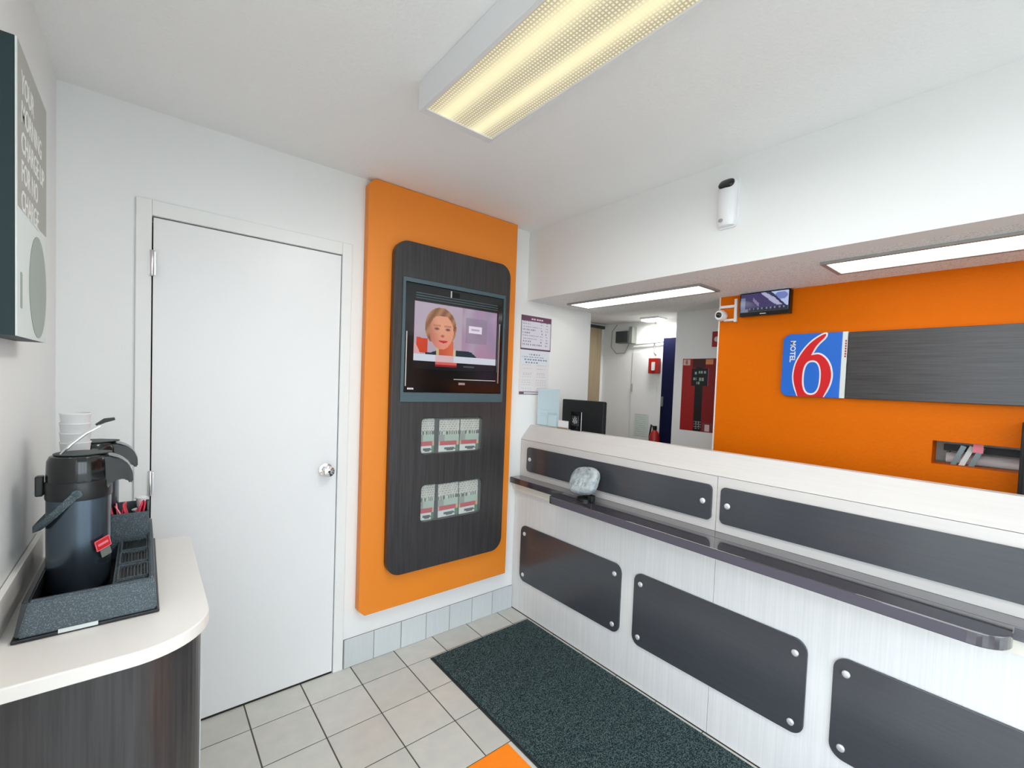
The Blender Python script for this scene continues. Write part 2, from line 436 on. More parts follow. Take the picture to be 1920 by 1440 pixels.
for z0, z1 in ((0.0, 0.08), (0.95, 0.99), (2.20, 2.26)):
    obj('rail', box(-0.085, -0.035, -4.08, -1.55, z0, z1), 'aluminium', wl)
for y0, y1 in zip(wy, wy[1:]):
    for z0, z1 in ((0.08, 0.95), (0.99, 2.20)): obj('pane', box(-0.063, -0.057, y0+0.025, y1-0.025, z0, z1), 'window_glass', wl)
struct('ground', box(-24, 16, -24, YF-0.1, -0.2, -0.1), 'pavement')
struct('ground_side', box(-24, -0.12, YF-0.1, 20, -0.2, -0.1), 'pavement')

# door in the back wall
dr = struct_empty('door_1', (0.6, 0, 0))
obj('casing', box(DX0-0.046, DX0, -0.012, -0.0005, 0.0, DZ+0.058, bevel=0.003), 'trim_paint', dr)
obj('casing', box(DX1, DX1+0.046, -0.012, -0.0005, 0.0, DZ+0.058, bevel=0.003), 'trim_paint', dr)
obj('casing', box(DX0, DX1, -0.012, -0.0005, DZ, DZ+0.058, bevel=0.003), 'trim_paint', dr)
obj('door_panel', box(DX0+0.004, DX1-0.003, -0.004, 0.034, 0.009, DZ-0.005, bevel=0.0015), 'door_paint', dr)
obj('dark_gap_backing', boxes([(DX0-0.01, DX1+0.01, 0.10, 0.12, 0, DZ+0.01)]), 'void_black', dr)  # black sheet behind the slab, stands in for the shade in the door gaps
for z in (1.856, 1.02, 0.25):
    h = obj('hinge', lathe([(0.006, -0.048), (0.0075, -0.046), (0.0075, 0.046), (0.006, 0.048)], seg=12, M=Matrix.Translation((DX0+0.001, -0.014, z))), 'metal', dr)
    obj('leaf', box(DX0-0.008, DX0+0.012, -0.0135, -0.0045, z-0.044, z+0.044), 'metal', h)
Mk = Matrix.Translation((0.888, -0.004, 1.010)) @ Matrix.Rotation(PI/2, 4, 'X')
k = obj('knob', lathe([(0.030, 0.0), (0.030, 0.006), (0.013, 0.010), (0.012, 0.024), (0.022, 0.032), (0.027, 0.042), (0.025, 0.054), (0.016, 0.060)], seg=28, M=Mk), 'chrome', dr)
obj('keyhole', lathe([(0.006, 0.0), (0.005, 0.002)], seg=12, M=Mk @ Matrix.Translation((0, 0, 0.060))), 'black_plastic', k)

# tiled skirting on the back wall
bb = struct('baseboard_back', box(0.990, 2.050, -0.008, -0.0005, 0.0, 0.145), 'base_grout')
sx = [0.992, 1.142, 1.291, 1.439, 1.588, 1.742, 1.892, 2.050]
for a, b in zip(sx, sx[1:]):
    w = b-a-0.003
    inst('base_tile', box(-w/2, w/2, -0.013, -0.008, 0.001, 0.146, bevel=0.0015, seg=1), 'base_tile', ((a+b)/2, 0, 0), bb)

# ------------------------------------------------------------------ orange wall panel with the display board
op = thing('wall_panel', 'tall orange laminate panel on the white wall behind the display board', 'panel', (1.5, -0.001, 0.26))
obj('panel_board', plate(frame(F_BACK, (0, -0.001, 0)), rrect(1.045, 1.955, 0.262, H-0.003, (0.03, 0, 0, 0.03), 1), 0.049), 'orange_laminate', op)
kb = thing('display_board', 'dark wood-grain board with rounded corners mounted on the orange panel', 'board', (1.52, -0.05, 0.443))
TVX0, TVX1, TVZ0, TVZ1 = 1.210, 1.853, 1.338, 1.972
P1 = (1.335, 1.717, 1.060, 1.254); P2 = (1.344, 1.727, 0.695, 0.896)
obj('board', plate(frame(F_BACK, (0, -0.0505, 0)), rrect(1.166, 1.885, 0.443, 2.152, 0.075, 10), 0.040,
    holes=[rrect(TVX0, TVX1, TVZ0, TVZ1, 0.008, 2), rrect(*P1, 0.025, 5), rrect(*P2, 0.025, 5)], bevel=0.002), 'dark_wood', kb)
obj('recess_frame', plate(frame(F_BACK, (0, -0.0515, 0)), rrect(TVX0+0.001, TVX1-0.001, TVZ0+0.001, TVZ1-0.001, 0.006, 2), 0.040,
    holes=[rrect(TVX0+0.016, TVX1-0.012, TVZ0+0.050, TVZ1-0.022, 0.004, 2)]), 'frame_teal', kb)
for i, P in enumerate((P1, P2)):
    g = obj('pocket_window', plate(frame(F_BACK, (0, -0.0835, 0)), rrect(P[0]+0.002, P[1]-0.002, P[2]+0.002, P[3]-0.002, 0.024, 5), 0.003), 'clear', kb)
    obj('pocket_back', box(P[0], P[1], -0.0545, -0.0515, P[2], P[3]), 'black_matte', kb)
def brochure_print(sd):
    R = random.Random(sd); blot = [(R.random(), R.random(), R.random()*0.14+0.04, R.random()) for _ in range(16)]
    def fn(s, t):
        c = (0.80, 0.78, 0.74)
        if t < 0.36:
            if (math.sin(t*95)+math.sin(s*41+t*31+sd)) > 0.75: c = (0.62, 0.60, 0.58)
        elif t < 0.46:
            c = (0.36, 0.38, 0.36) if math.sin(s*29+sd*3)+math.sin(s*61) > 0.1 else (0.74, 0.76, 0.72)
        elif t < 0.66: c = (0.66, 0.72, 0.66) if s > 0.3 else (0.58, 0.58, 0.56)
        elif t < 0.80: c = (0.74, 0.24, 0.28) if 0.06 < s < 0.9 else (0.80, 0.66, 0.50)
        else:
            c = (0.84, 0.85, 0.83)
            if ((s-0.55)/0.3)**2 + ((t-0.91)/0.05)**2 < 1: c = (0.28, 0.30, 0.32)
            if s > 0.85: c = (0.30, 0.46, 0.34)
        return c
    return fn
ordn = ['leftmost', 'middle', 'rightmost']
for r, (P, row) in enumerate(((P1, 'upper'), (P2, 'lower'))):
    ww = [(0.002, 0.094), (0.118, 0.246), (0.249, 0.376)]
    for j, (a, b) in enumerate(ww):
        hh = P[3]-P[2]-(0.010 if j else 0.004)
        Mb = frame(F_BACK, (P[0]+a, -0.056-0.004*j, P[2]+0.003)) @ Matrix.Rotation(math.radians((-1.5, 0.8, 1.2)[j]*(1 if r else -0.4)), 4, 'Z')
        o = obj('brochure', sheet(Mb, b-a-0.002, hh-0.006, 18, 30, brochure_print(j+r*3), 0.004), 'gloss_print')
        tag(o, f'{ordn[j]} brochure in the {row} pocket of the dark display board', 'brochure', 'brochures in the display pockets')

# television in the recess
tv = thing('television', 'black flat television set into the dark display board showing a woman', 'television', (1.53, -0.066, 1.39))
tx0, tx1, tz0, tz1 = 1.228, 1.840, 1.390, 1.948
obj('back_shell', box(tx0+0.01, tx1-0.01, -0.066, -0.0535, tz0+0.01, tz1-0.01), 'black_matte', tv)
Fs = frame(F_BACK, (0, -0.066, 0))
obj('bezel', plate(Fs, rrect(tx0, tx1, tz0, tz1, 0.006, 2), 0.020, holes=[rrect(1.280, 1.808, 1.515, 1.862, 0.002, 1)], bevel=0.002), 'black_gloss', tv)
obj('speaker_strip', boxes([(1.285, 1.80, -0.0875, -0.086, z, z+0.004) for z in (1.875, 1.888, 1.901)]), 'frame_teal', tv)
obj('side_strip', box(1.2365, 1.2415, -0.0885, -0.086, 1.42, 1.70), 'metal', tv)
obj('side_strip', box(1.815, 1.821, -0.0885, -0.086, 1.45, 1.80), 'metal', tv)
obj('lower_strip', box(1.52, 1.80, -0.0875, -0.086, 1.462, 1.465), 'ivory', tv)
obj('badge', boxes([(1.552, 1.592, -0.0875, -0.086, 1.434, 1.446)]), 'metal', tv)
obj('maker_mark', boxes([(1.250+0.009*k, 1.256+0.009*k, -0.0875, -0.086, 1.403, 1.412) for k in range(4)]), 'white_plastic', tv)
obj('sensor', box(1.485, 1.492, -0.0885, -0.086, 1.905, 1.94), 'metal', tv)
obj('sensor_window', box(1.496, 1.54, -0.0875, -0.086, 1.905, 1.935), 'void_black', tv)
def sm(a, b, x):
    t = min(max((x-a)/(b-a), 0), 1); return t*t*(3-2*t)
def mixc(a, b, k): return tuple(p+(q-p)*k for p, q in zip(a, b))
def tv_picture(s, t):
    t = t*1.127                                    # picture band then dark caption area
    if t > 1.0:
        if 0.25 < s < 0.50 and t < 1.085: return (0.78, 0.36, 0.32) if t < 1.05 else (0.52, 0.10, 0.12)
        if 0.58 < s < 0.72 and 1.05 < t < 1.07: return (0.30, 0.32, 0.36)
        return (0.02, 0.03, 0.035)
    if t > 0.885:
        return (0.78, 0.80, 0.84) if not (0.25 < s < 0.46) else (0.80, 0.68, 0.70)
    c = mixc((0.68, 0.63, 0.68), (0.56, 0.50, 0.60), sm(0.5, 0.95, s))
    c = mixc(c, (0.62, 0.52, 0.62), 0.5+0.5*math.sin(s*26+1.2*math.sin(t*7)) if s > 0.55 else 0.15)
    if 0.60 < s < 0.87 and 0.16 < t < 0.62: c = mixc(c, (0.50, 0.46, 0.54), 0.55)
    if s > 0.72 and t > 0.55: c = mixc(c, (0.66, 0.48, 0.55), 0.5*sm(0.55, 0.9, t))
    if 0.64 < s < 0.80 and 0.30 < t < 0.43:
        c = (0.86, 0.82, 0.88) if not (0.67 < s < 0.77 and 0.35 < t < 0.39) else (0.68, 0.64, 0.70)
    if 0.04 < s < 0.16 and 0.60+0.1*(s-0.04) < t < 0.86 and s > 0.03+0.25*max(0, t-0.72): c = (0.76, 0.25, 0.13)
    if s < 0.03+0.3*(t-0.7) and t > 0.7: c = (0.80, 0.62, 0.62)
    # jacket
    sh = 0.775+0.20*max(0, s-0.62)**1.0+max(0, s-0.68)*1.2
    if 0.46 < s < 0.76 and t > sh: c = (0.07, 0.17, 0.21)
    if 0.14 < s < 0.30 and t > 0.84-0.55*max(0, s-0.2): c = (0.08, 0.18, 0.21)
    if 0.255 < s < 0.30 and t > 0.74: c = (0.72, 0.68, 0.50)
    if 0.445 < s < 0.485 and t > 0.76: c = (0.76, 0.70, 0.56)
    # neck, hair, face
    if 0.285 < s < 0.455 and 0.62 < t < 0.89: c = mixc((0.72, 0.33, 0.22), (0.80, 0.40, 0.27), sm(0.3, 0.45, s))
    h = ((s-0.305)/0.178)**2 + ((t-0.40)/0.345)**2
    if h < 1 and t < 0.66: c = mixc((0.42, 0.27, 0.17), (0.70, 0.50, 0.36), 0.5+0.5*math.sin(s*60+t*22)*0.6)
    fx = (s-0.314)/(0.138-0.045*max(0, t-0.55)); fy = (t-0.475)/0.305
    if fx*fx + fy*fy < 1 and t > 0.20+0.22*max(0, 0.30-s):
        c = mixc((0.83, 0.58, 0.47), (0.66, 0.40, 0.32), sm(0.0, 0.9, -fx*0.7+0.25*fy))
        c = mixc(c, (0.86, 0.50, 0.48), 0.5*sm(0.5, 0.75, t))
        for ex in (0.258, 0.385):
            e = ((s-ex)/0.036)**2+((t-0.425)/0.030)**2
            if e < 1: c = mixc((0.30, 0.17, 0.13), c, e**0.7)
            if abs(s-ex) < 0.042 and abs(t-0.370) < 0.014: c = mixc(c, (0.55, 0.34, 0.25), 0.45)
        n = ((s-0.325)/0.025)**2+((t-0.545)/0.030)**2
        if n < 1: c = mixc((0.62, 0.30, 0.26), c, n)
        q = ((s-0.335)/0.055)**2+((t-0.645+0.9*(s-0.335)**2*8)/0.020)**2
        if q < 1: c = (0.68, 0.18, 0.23)
    return c
obj('screen', sheet(frame(F_BACK, (1.280, -0.070, 1.515)), 0.528, 0.347, 132, 96, tv_picture, 0.002), 'screen', tv)

# ------------------------------------------------------------------ notices on the back wall over the counter
def rates(s, t):
    if t < 0.17: 
        return (0.90, 0.84, 0.88) if (0.30 < s < 0.72 and 0.065 < t < 0.115 and math.sin(s*75) > -0.5) else (0.42, 0.24, 0.36)
    if s < 0.02 or s > 0.98 or t > 0.965: return (0.34, 0.28, 0.36)
    k = int((t-0.2)/0.085); f = ((t-0.2)/0.085) % 1
    if 0.3 < f < 0.68 and k < 8 and math.sin(s*90+k*5) > -0.35:
        if s < 0.12+0.46*((k*37 % 10)/10+0.35) and s > 0.06: return (0.60, 0.58, 0.66)
        if 0.64 < s < 0.72 or 0.80 < s < 0.89: return (0.62, 0.60, 0.68)
    return (0.87, 0.86, 0.90)
def house_rules(s, t):
    if t < 0.055: return (0.88, 0.89, 0.92)
    if t < 0.30:
        k = int((t-0.055)/0.06); f = ((t-0.055)/0.06) % 1
        lo, hi = ((0.30, 0.66), (0.05, 0.80), (0.12, 0.92), (0.16, 0.60))[min(k, 3)]
        if 0.25 < f < 0.7 and lo < s < hi and math.sin(s*70+k*4) > -0.4: return (0.52, 0.55, 0.63)
        return (0.87, 0.89, 0.92)
    if t > 0.94: return (0.88, 0.86, 0.88) if (0.955 < t < 0.98 and 0.15 < s < 0.85) else (0.40, 0.30, 0.38)
    k = int((t-0.3)/0.045); f = ((t-0.3)/0.045) % 1
    if 0.3 < f < 0.65 and math.sin(s*80+k*7) > -0.2 and (0.07 < s < 0.40 or 0.55 < s < 0.9) and k % 4 != 3: return (0.77, 0.76, 0.78)
    return (0.89, 0.885, 0.89)
n = thing('notice', 'rate notice with purple header hanging higher on the wall beside the orange panel', 'notice', (2.178, -0.001, 1.672))
obj('sheet', sheet(frame(F_BACK, (2.048, -0.001, 1.674)), 0.260, 0.221, 52, 44, rates, 0.002), 'print', n)
n = thing('notice', 'narrow house rules notice with small print directly under the purple rate notice', 'notice', (2.17, -0.001, 1.385))
obj('sheet', sheet(frame(F_BACK, (2.050, -0.001, 1.385)), 0.250, 0.284, 50, 60, house_rules, 0.002), 'print', n)

# ------------------------------------------------------------------ reception counter
XC, XR = 2.051, 2.085
rc = thing('reception_counter', 'white laminate reception counter with dark bolted panels and a dark ledge', 'counter', (2.15, -1.35, 0.0))
YN = -2.78
obj('carcass', boxes([(XC+0.016, 2.20, YN, -0.002, 0.004, 0.80), (XR+0.016, 2.20, YN, -0.002, 0.80, 1.095)]), 'laminate', rc)
for y1, y0 in ((-0.003, -1.3585), (-1.3605, YN)):
    obj('front_panel', box(XC, XC+0.016, y0, y1, 0.004, 0.815, bevel=0.0012), 'laminate', rc)
for y1, y0 in ((-0.003, -1.3335), (-1.3355, YN)):
    obj('riser_panel', box(XR, XR+0.016, y0, y1, 0.8592, 1.0945, bevel=0.0008), 'laminate_cap', rc)
def prism_y(poly, y0, y1):
    bm = bmesh.new()
    a = [bm.verts.new((p[0], y0, p[1])) for p in poly]; b = [bm.verts.new((p[0], y1, p[1])) for p in poly]
    bm.faces.new(a); bm.faces.new(list(reversed(b)))
    for i in range(len(poly)): bm.faces.new((a[i], b[i], b[(i+1) % len(poly)], a[(i+1) % len(poly)]))
    bmesh.ops.recalc_face_normals(bm, faces=bm.faces); return new_mesh(bm)
obj('sloped_cap', prism_y([(XR-0.002, 1.0965), (2.160, 1.187), (2.200, 1.187), (2.200, 1.0965)], YN, -0.003), 'laminate_cap', rc)
bolt_me = lathe([(0.0125, 0.0), (0.0125, 0.003), (0.0095, 0.0055), (0.004, 0.006)], seg=18, M=F_RIGHT.to_4x4())
def dark_panel(y0, y1, z0, z1, x, r, bolts):
    p = obj('dark_panel', plate(frame(F_RIGHT, (x, 0, 0)), rrect(-y0, -y1, z0, z1, r, 8), 0.009, bevel=0.0015), 'panel_dark', rc)
    for by, bz in bolts: inst('bolt', bolt_me, 'bolt', (x-0.009, by, bz), p)
for y0, y1 in ((-0.085, -0.882), (-0.962, -1.724), (-1.805, -2.60)):
    dark_panel(y0, y1, 0.214, 0.566, XC-0.0005, 0.045, [(y0-0.038, 0.515), (y1+0.040, 0.512), (y0-0.036, 0.256), (y1+0.042, 0.252)])
for y0, y1 in ((-0.074, -1.316), (-1.354, -2.62)):
    dark_panel(y0, y1, 0.900, 1.054, XR-0.0005, 0.022, [(y0-0.032, 0.978), (y1+0.040, 0.978)])
obj('ledge', plate(frame(F_UP, (0, 0, 0.822)), rrect(2.004, XR+0.014, YN, -0.004, 0.002, 1), 0.037, bevel=0.002), 'ledge_dark', rc)
obj('ledge_front', plate(frame(F_UP, (0, 0, 0.8215)), rrect(1.872, 2.0035, -2.222, -0.500, (0.075, 0, 0, 0.03), 10), 0.038, bevel=0.003), 'ledge_dark', rc)
obj('edge_band', box(1.8706, 1.8718, -2.140, -0.535, 0.8245, 0.8565), 'edge_band', rc)
obj('ledge_rail', boxes([(2.030, XC-0.0005, YN, -0.004, 0.775, 0.8215)]), 'ivory', rc)
obj('back_shelf', box(2.205, 2.50, YN, -0.004, 1.07, 1.10), 'laminate_cap', rc)
obj('back_board', box(2.205, 2.225, YN, -0.004, 0.004, 1.07), 'laminate', rc)

# payment terminal under a plastic film, on the ledge
pt = thing('payment_terminal', 'film-wrapped card payment terminal tilted on a stand on the dark counter ledge', 'terminal', (1.995, -0.66, 0.8605))
obj('base', lathe([(0.046, 0.0), (0.046, 0.008), (0.040, 0.013), (0.012, 0.016)], 0, 0, 28, M=Matrix.Translation((1.990, -0.668, 0.8605))), 'black_plastic', pt)
obj('neck', tube([(1.990, -0.668, 0.872), (1.998, -0.662, 0.895), (2.008, -0.655, 0.925)], [0.018, 0.013, 0.016], 12), 'black_plastic', pt)
Mh = Matrix.Translation((1.992, -0.655, 0.960)) @ Matrix.Rotation(math.radians(32), 4, 'Y') @ Matrix.Rotation(math.radians(-10), 4, 'X')
hd = obj('body', superell(Mh, 0.026, 0.078, 0.066, 0.45), 'box_side', pt)
obj('display', superell(Mh @ Matrix.Translation((-0.0255, 0, 0.035)), 0.004, 0.045, 0.016, 0.3), 'black_gloss', hd)
for i in range(3):
    for j in range(4):
        obj('key', superell(Mh @ Matrix.Translation((-0.0262, (i-1)*0.026, 0.008-0.015*j)), 0.003, 0.009, 0.0048, 0.4, 10, 6), 'sign_pale', hd)
obj('plastic_film', superell(Mh @ Matrix.Translation((0, 0, -0.004)), 0.034, 0.088, 0.076, 0.66, 40, 24), 'film', pt)
obj('bracket', box(1.965, 1.995, -0.735, -0.705, 0.861, 0.895, bevel=0.004), 'black_plastic', pt)

# things on the top of the counter
ah = thing('sign_holder', 'clear acrylic sign holder with pale blue sheet at the wall end of the counter', 'sign holder', (2.18, -0.14, 1.187))
obj('foot', box(2.168, 2.196, -0.245, -0.040, 1.1875, 1.192), 'acrylic', ah)
obj('acrylic_front', box(2.176, 2.179, -0.245, -0.040, 1.192, 1.428), 'acrylic', ah)
def pale_print(s, t):
    k = int(t/0.055); f = (t/0.055) % 1
    if 0.35 < f < 0.7 and 0.1 < s < 0.85-0.3*((k*7) % 4)/4 and k % 3 != 2 and t < 0.8: return (0.80, 0.90, 0.96)
    return (0.88, 0.95, 0.98)
obj('sheet', sheet(frame(F_RIGHT, (2.184, -0.042, 1.194)), 0.200, 0.230, 24, 36, pale_print, 0.002), 'print', ah)
obj('card_pocket', box(2.170, 2.173, -0.235, -0.150, 1.193, 1.280), 'acrylic', ah)
obj('card', sheet(frame(F_RIGHT, (2.1755, -0.155, 1.194)), 0.076, 0.070, 10, 10, lambda s, t: (0.62, 0.72, 0.78) if (0.4 < s < 0.6 and 0.65 < t < 0.75) else (0.88, 0.95, 0.97), 0.001), 'print', ah)
cm = thing('computer_monitor', 'black back of a desktop monitor behind the counter top', 'monitor', (2.32, -0.32, 1.10))
obj('back_shell', plate(frame(F_RIGHT, (2.325, 0, 0)), rrect(0.150, 0.500, 1.125, 1.365, 0.006, 3), 0.025, bevel=0.004), 'black_matte', cm)
obj('screen', box(2.3255, 2.334, -0.495, -0.155, 1.13, 1.36), 'black_gloss', cm)
obj('stand', boxes([(2.33, 2.345, -0.35, -0.30, 1.11, 1.25), (2.29, 2.42, -0.42, -0.23, 1.1005, 1.11)], bevel=0.003), 'black_plastic', cm)
o = thing('name_card', 'small white folded card standing before the black monitor', 'card', (2.18, -0.30, 1.187))
obj('card_front', box(2.172, 2.174, -0.338, -0.250, 1.1875, 1.238), 'white_paper', o)
obj('card_foot', box(2.1655, 2.1715, -0.338, -0.250, 1.1875, 1.197), 'brown_wood', o)
o = thing('card_display', 'small black acrylic card stand with grey picture beside the white card', 'card stand', (2.18, -0.40, 1.187))
obj('backing', box(2.178, 2.182, -0.445, -0.352, 1.1875, 1.300), 'black_gloss', o)
obj('picture', sheet(frame(F_RIGHT, (2.1775, -0.360, 1.215)), 0.056, 0.060, 12, 12, lambda s, t: (0.62, 0.65, 0.66) if (s-0.5)**2+(t-0.45)**2 < 0.12 and math.sin(s*25+t*13) > -0.4 else (0.10, 0.11, 0.12), 0.001), 'print', o)
obj('clear_edge', box(2.170, 2.172, -0.447, -0.444, 1.1875, 1.300), 'sign_pale', o)

# ------------------------------------------------------------------ office wall: sign, plank, screen, camera, niche
sg = thing('logo_sign', 'blue logo sign with red numeral 6 at the end of the dark plank', 'sign', (XO, -1.46, 1.446))
SYL, SZB, SW, SH = 1.336, 1.446, 0.257, 0.309
obj('sign_board', plate(frame(F_RIGHT, (XO-0.0005, 0, 0)), rrect(SYL, SYL+SW, SZB, SZB+SH, (0.035, 0, 0, 0.035), 6), 0.024, bevel=0.002), 'blue_sign', sg)
obj('edge_strip', box(XO-0.024, XO-0.0005, -(SYL+SW+0.022), -(SYL+SW+0.001), SZB, SZB+SH), 'sign_pale', sg)
obj('edge_mark', boxes([(XO-0.0255, XO-0.024, -(SYL+SW+0.019), -(SYL+SW+0.013), SZB+0.19+0.012*k, SZB+0.198+0.012*k) for k in range(7)]), 'red_alarm', sg)
six = [(1020,170),(1015,215),(985,260),(940,302),(900,340),(866,380),(840,420),(800,492),(840,482),(880,480),(922,490),(960,510),(1000,540),(1030,570),(1065,615),(1090,660),(1112,710),(1125,760),(1136,810),(1140,860),(1138,910),(1130,960),(1120,1005),(1105,1050),(1070,1130),(1012,1222),
       (552,1222),(500,1110),(480,1055),(465,1000),(454,940),(448,880),(450,830),(455,780),(465,720),(480,660),(502,605),(530,550),(558,500),(590,450),(624,404),(660,360),(700,318),(740,280),(784,246),(830,215),(875,188),(920,165),(960,150),(990,146),(1010,152)]
def to_sign(p): return (SYL + (p[0]-250)/1000*SW, SZB + (1225-p[1])/1075*SH)
def inset(poly, d):
    n = len(poly); out = []
    area = sum(poly[i][0]*poly[(i+1) % n][1]-poly[(i+1) % n][0]*poly[i][1] for i in range(n))
    sgn = 1 if area > 0 else -1
    for i in range(n):
        p0, p1, p2 = Vector(poly[i-1]), Vector(poly[i]), Vector(poly[(i+1) % n])
        e1 = (p1-p0).normalized(); e2 = (p2-p1).normalized()
        m = (Vector((-e1.y, e1.x))+Vector((-e2.y, e2.x))); m = m.normalized() if m.length > 1e-6 else Vector((-e1.y, e1.x))
        k = 1/max(0.55, m.dot(Vector((-e1.y, e1.x))))
        q = p1 + m*(d*k*sgn); out.append((q.x, min(q.y, 1222) if p1.y < 1200 else 1222))
    return out
sixr = inset(six, 27)
def ell(cx, cy, a, b, n=36, e=0.82):
    s = lambda v: math.copysign(abs(v)**e, v)
    return [(cx+a*s(math.cos(2*PI*k/n)), cy+b*s(math.sin(2*PI*k/n))) for k in range(n)]
hole_w, hole_b = ell(788, 900, 160, 292), ell(788, 900, 132, 264)
Fsg = frame(F_RIGHT, (XO-0.0245, 0, 0))
nm = obj('numeral', plate(Fsg, [to_sign(p) for p in six], 0.002, holes=[[to_sign(p) for p in hole_b]]), 'white_sign', sg)
obj('numeral_red', plate(frame(F_RIGHT, (XO-0.0265, 0, 0)), [to_sign(p) for p in sixr], 0.002, holes=[[to_sign(p) for p in hole_w]]), 'red_sign', nm)
a = to_sign((430, 262))
obj('lettering', text(frame(F_RIGHT, (XO-0.025, -a[0], a[1])) @ Matrix.Rotation(-PI/2, 4, 'Z'), 'MOTEL', 0.034, 0.001, xscale=0.98, bold=0.0006), 'white_sign', sg)
pk = tag(obj('wood_plank', plate(frame(F_RIGHT, (XO-0.0005, 0, 0)), rrect(1.619, 2.70, 1.446, 1.752, 0.004, 2), 0.026, bevel=0.002), 'dark_wood_h'),
         'long dark wood-grain plank on the orange wall right of the blue logo sign', 'plank')

ss = thing('security_screen', 'small black security screen high on the orange wall above the logo sign', 'monitor', (XO-0.03, -1.23, 1.86))
obj('case', plate(frame(F_RIGHT, (XO-0.002, 0, 0)), rrect(1.105, 1.362, 1.862, 1.984, 0.004, 2), 0.030, bevel=0.002), 'black_gloss', ss)
def cctv(s, t):
    d = s*1.3-t
    c = (0.20, 0.17, 0.34)
    if t < 0.75 and s > 0.42+0.45*t and abs(s-0.42-0.62*t) < 0.10: c = (0.66, 0.66, 0.78)
    if s > 0.62+0.36*t: c = (0.42, 0.48, 0.72) if (s-0.85)**2/0.02+(t-0.25)**2/0.04 < 1 else (0.70, 0.76, 0.90)
    if abs(s-0.62-0.40*t) < 0.03: c = (0.10, 0.13, 0.26)
    if 0.26 < s < 0.40 and abs(t-0.35-2.6*(s-0.28)) < 0.10: c = (0.48, 0.44, 0.58)
    if s < 0.10 and t > 0.2: c = (0.40, 0.46, 0.58)
    if 0.05 < s < 0.16 and t > 0.82: c = (0.45, 0.48, 0.52)
    if t > 0.8 and s > 0.2: c = (0.46, 0.48, 0.58) if math.sin(s*70) > 0.4 and t < 0.9 else (0.08, 0.11, 0.16)
    return mixc(c, (0.55, 0.55, 0.70), 0.18*(0.5+0.5*math.sin(s*83+t*51)))
obj('screen', sheet(frame(F_RIGHT, (XO-0.0325, -1.112, 1.884)), 0.240, 0.096, 60, 30, cctv, 0.001), 'screen', ss)
obj('badge', box(XO-0.0345, XO-0.0325, -1.245, -1.215, 1.869, 1.874), 'metal', ss)

sc = thing('security_camera', 'white dome security camera on a square pipe bracket at the orange wall corner', 'camera', (XO-0.02, -1.04, 1.85))
obj('bracket', boxes([(XO-0.014, XO-0.001, -1.082, -1.067, 1.842, 1.968), (XO-0.014, XO-0.001, -1.066, -0.985, 1.922, 1.936), (XO-0.014, XO-0.001, -1.066, -1.01, 1.848, 1.860)]), 'white_plastic', sc)
Mc = Matrix.Translation((XO-0.032, -1.000, 1.880)) @ Matrix.Rotation(-PI/2, 4, 'Y')
obj('housing', lathe([(0.026, -0.03), (0.030, -0.012), (0.030, 0.010), (0.024, 0.020)], 0, 0, 24, M=Mc), 'white_plastic', sc)
obj('lens', lathe([(0.016, 0.018), (0.014, 0.028), (0.006, 0.032)], 0, 0, 20, M=Mc), 'black_gloss', sc)

# keys and papers in the wall slot
Y0, X0 = NY0, XO+0.02
o = tag(obj('paper_roll', lathe([(0.022, 0), (0.022, 0.30)], 0, 0, 20, M=Matrix.Translation((XO+0.14, NY0-0.03, NZ0+0.020)) @ Matrix.Rotation(PI/2, 4, 'X')), 'white_paper'), 'white paper roll lying in the slot of the orange wall', 'paper roll')
o = thing('shadow_bar', 'dark bar standing in for the shadow at the back of the slot in the orange wall', 'rail', (XO+0.20, -2.1, NZ0))
obj('rail', box(XO+0.185, XO+0.215, -2.29, -1.945, NZ0+0.045, NZ0+0.072), 'box_dark', o)  # dark bar in place of the shadow band across the back of the slot
for yy in (-2.28, -1.965): obj('shadow_bar_bracket', box(XO+0.19, XO+0.215, yy, yy+0.01, NZ0-0.004, NZ0+0.045), 'box_side', o)
for kk, (yy, lab) in enumerate(((-1.985, 'left'), (-2.010, 'middle'), (-2.038, 'right'))):
    m = plate(Matrix.Translation((XO+0.05+0.004*kk, yy, NZ0+0.001)) @ F_RIGHT.to_4x4() @ Matrix.Rotation(-0.35, 4, 'Z') , [(0, 0.0), (0.017, 0.006), (0.017, 0.088), (0, 0.088)], 0.004)
    o = thing('key_fob', f'{lab} of the three slanted grey key fobs in the orange wall slot', 'key fob', (XO+0.05, yy, NZ0))
    obj('fob', m, 'key_steel' if kk != 1 else 'sign_pale', o)
o = thing('price_tag', 'small pink tag hanging in the slot of the orange wall', 'tag', (XO+0.02, -2.07, 1.25))
obj('tag', box(XO+0.02, XO+0.023, -2.082, -2.052, 1.252, NZ1-0.001), 'pink', o)

fc = thing('filing_cabinet', 'tall black cabinet edge at the right end of the orange wall', 'cabinet', (2.63, -2.4, 0.0))
obj('body', box(2.57, 2.705, -2.62, -2.186, 0.004, 1.390, bevel=0.004), 'black_matte', fc)
for z in (0.05, 0.48, 0.93):
    d = obj('drawer', box(2.555, 2.5695, -2.61, -2.196, z, z+0.40, bevel=0.003), 'black_matte', fc)
    obj('handle', box(2.540, 2.5545, -2.47, -2.34, z+0.30, z+0.32, bevel=0.003), 'metal', d)

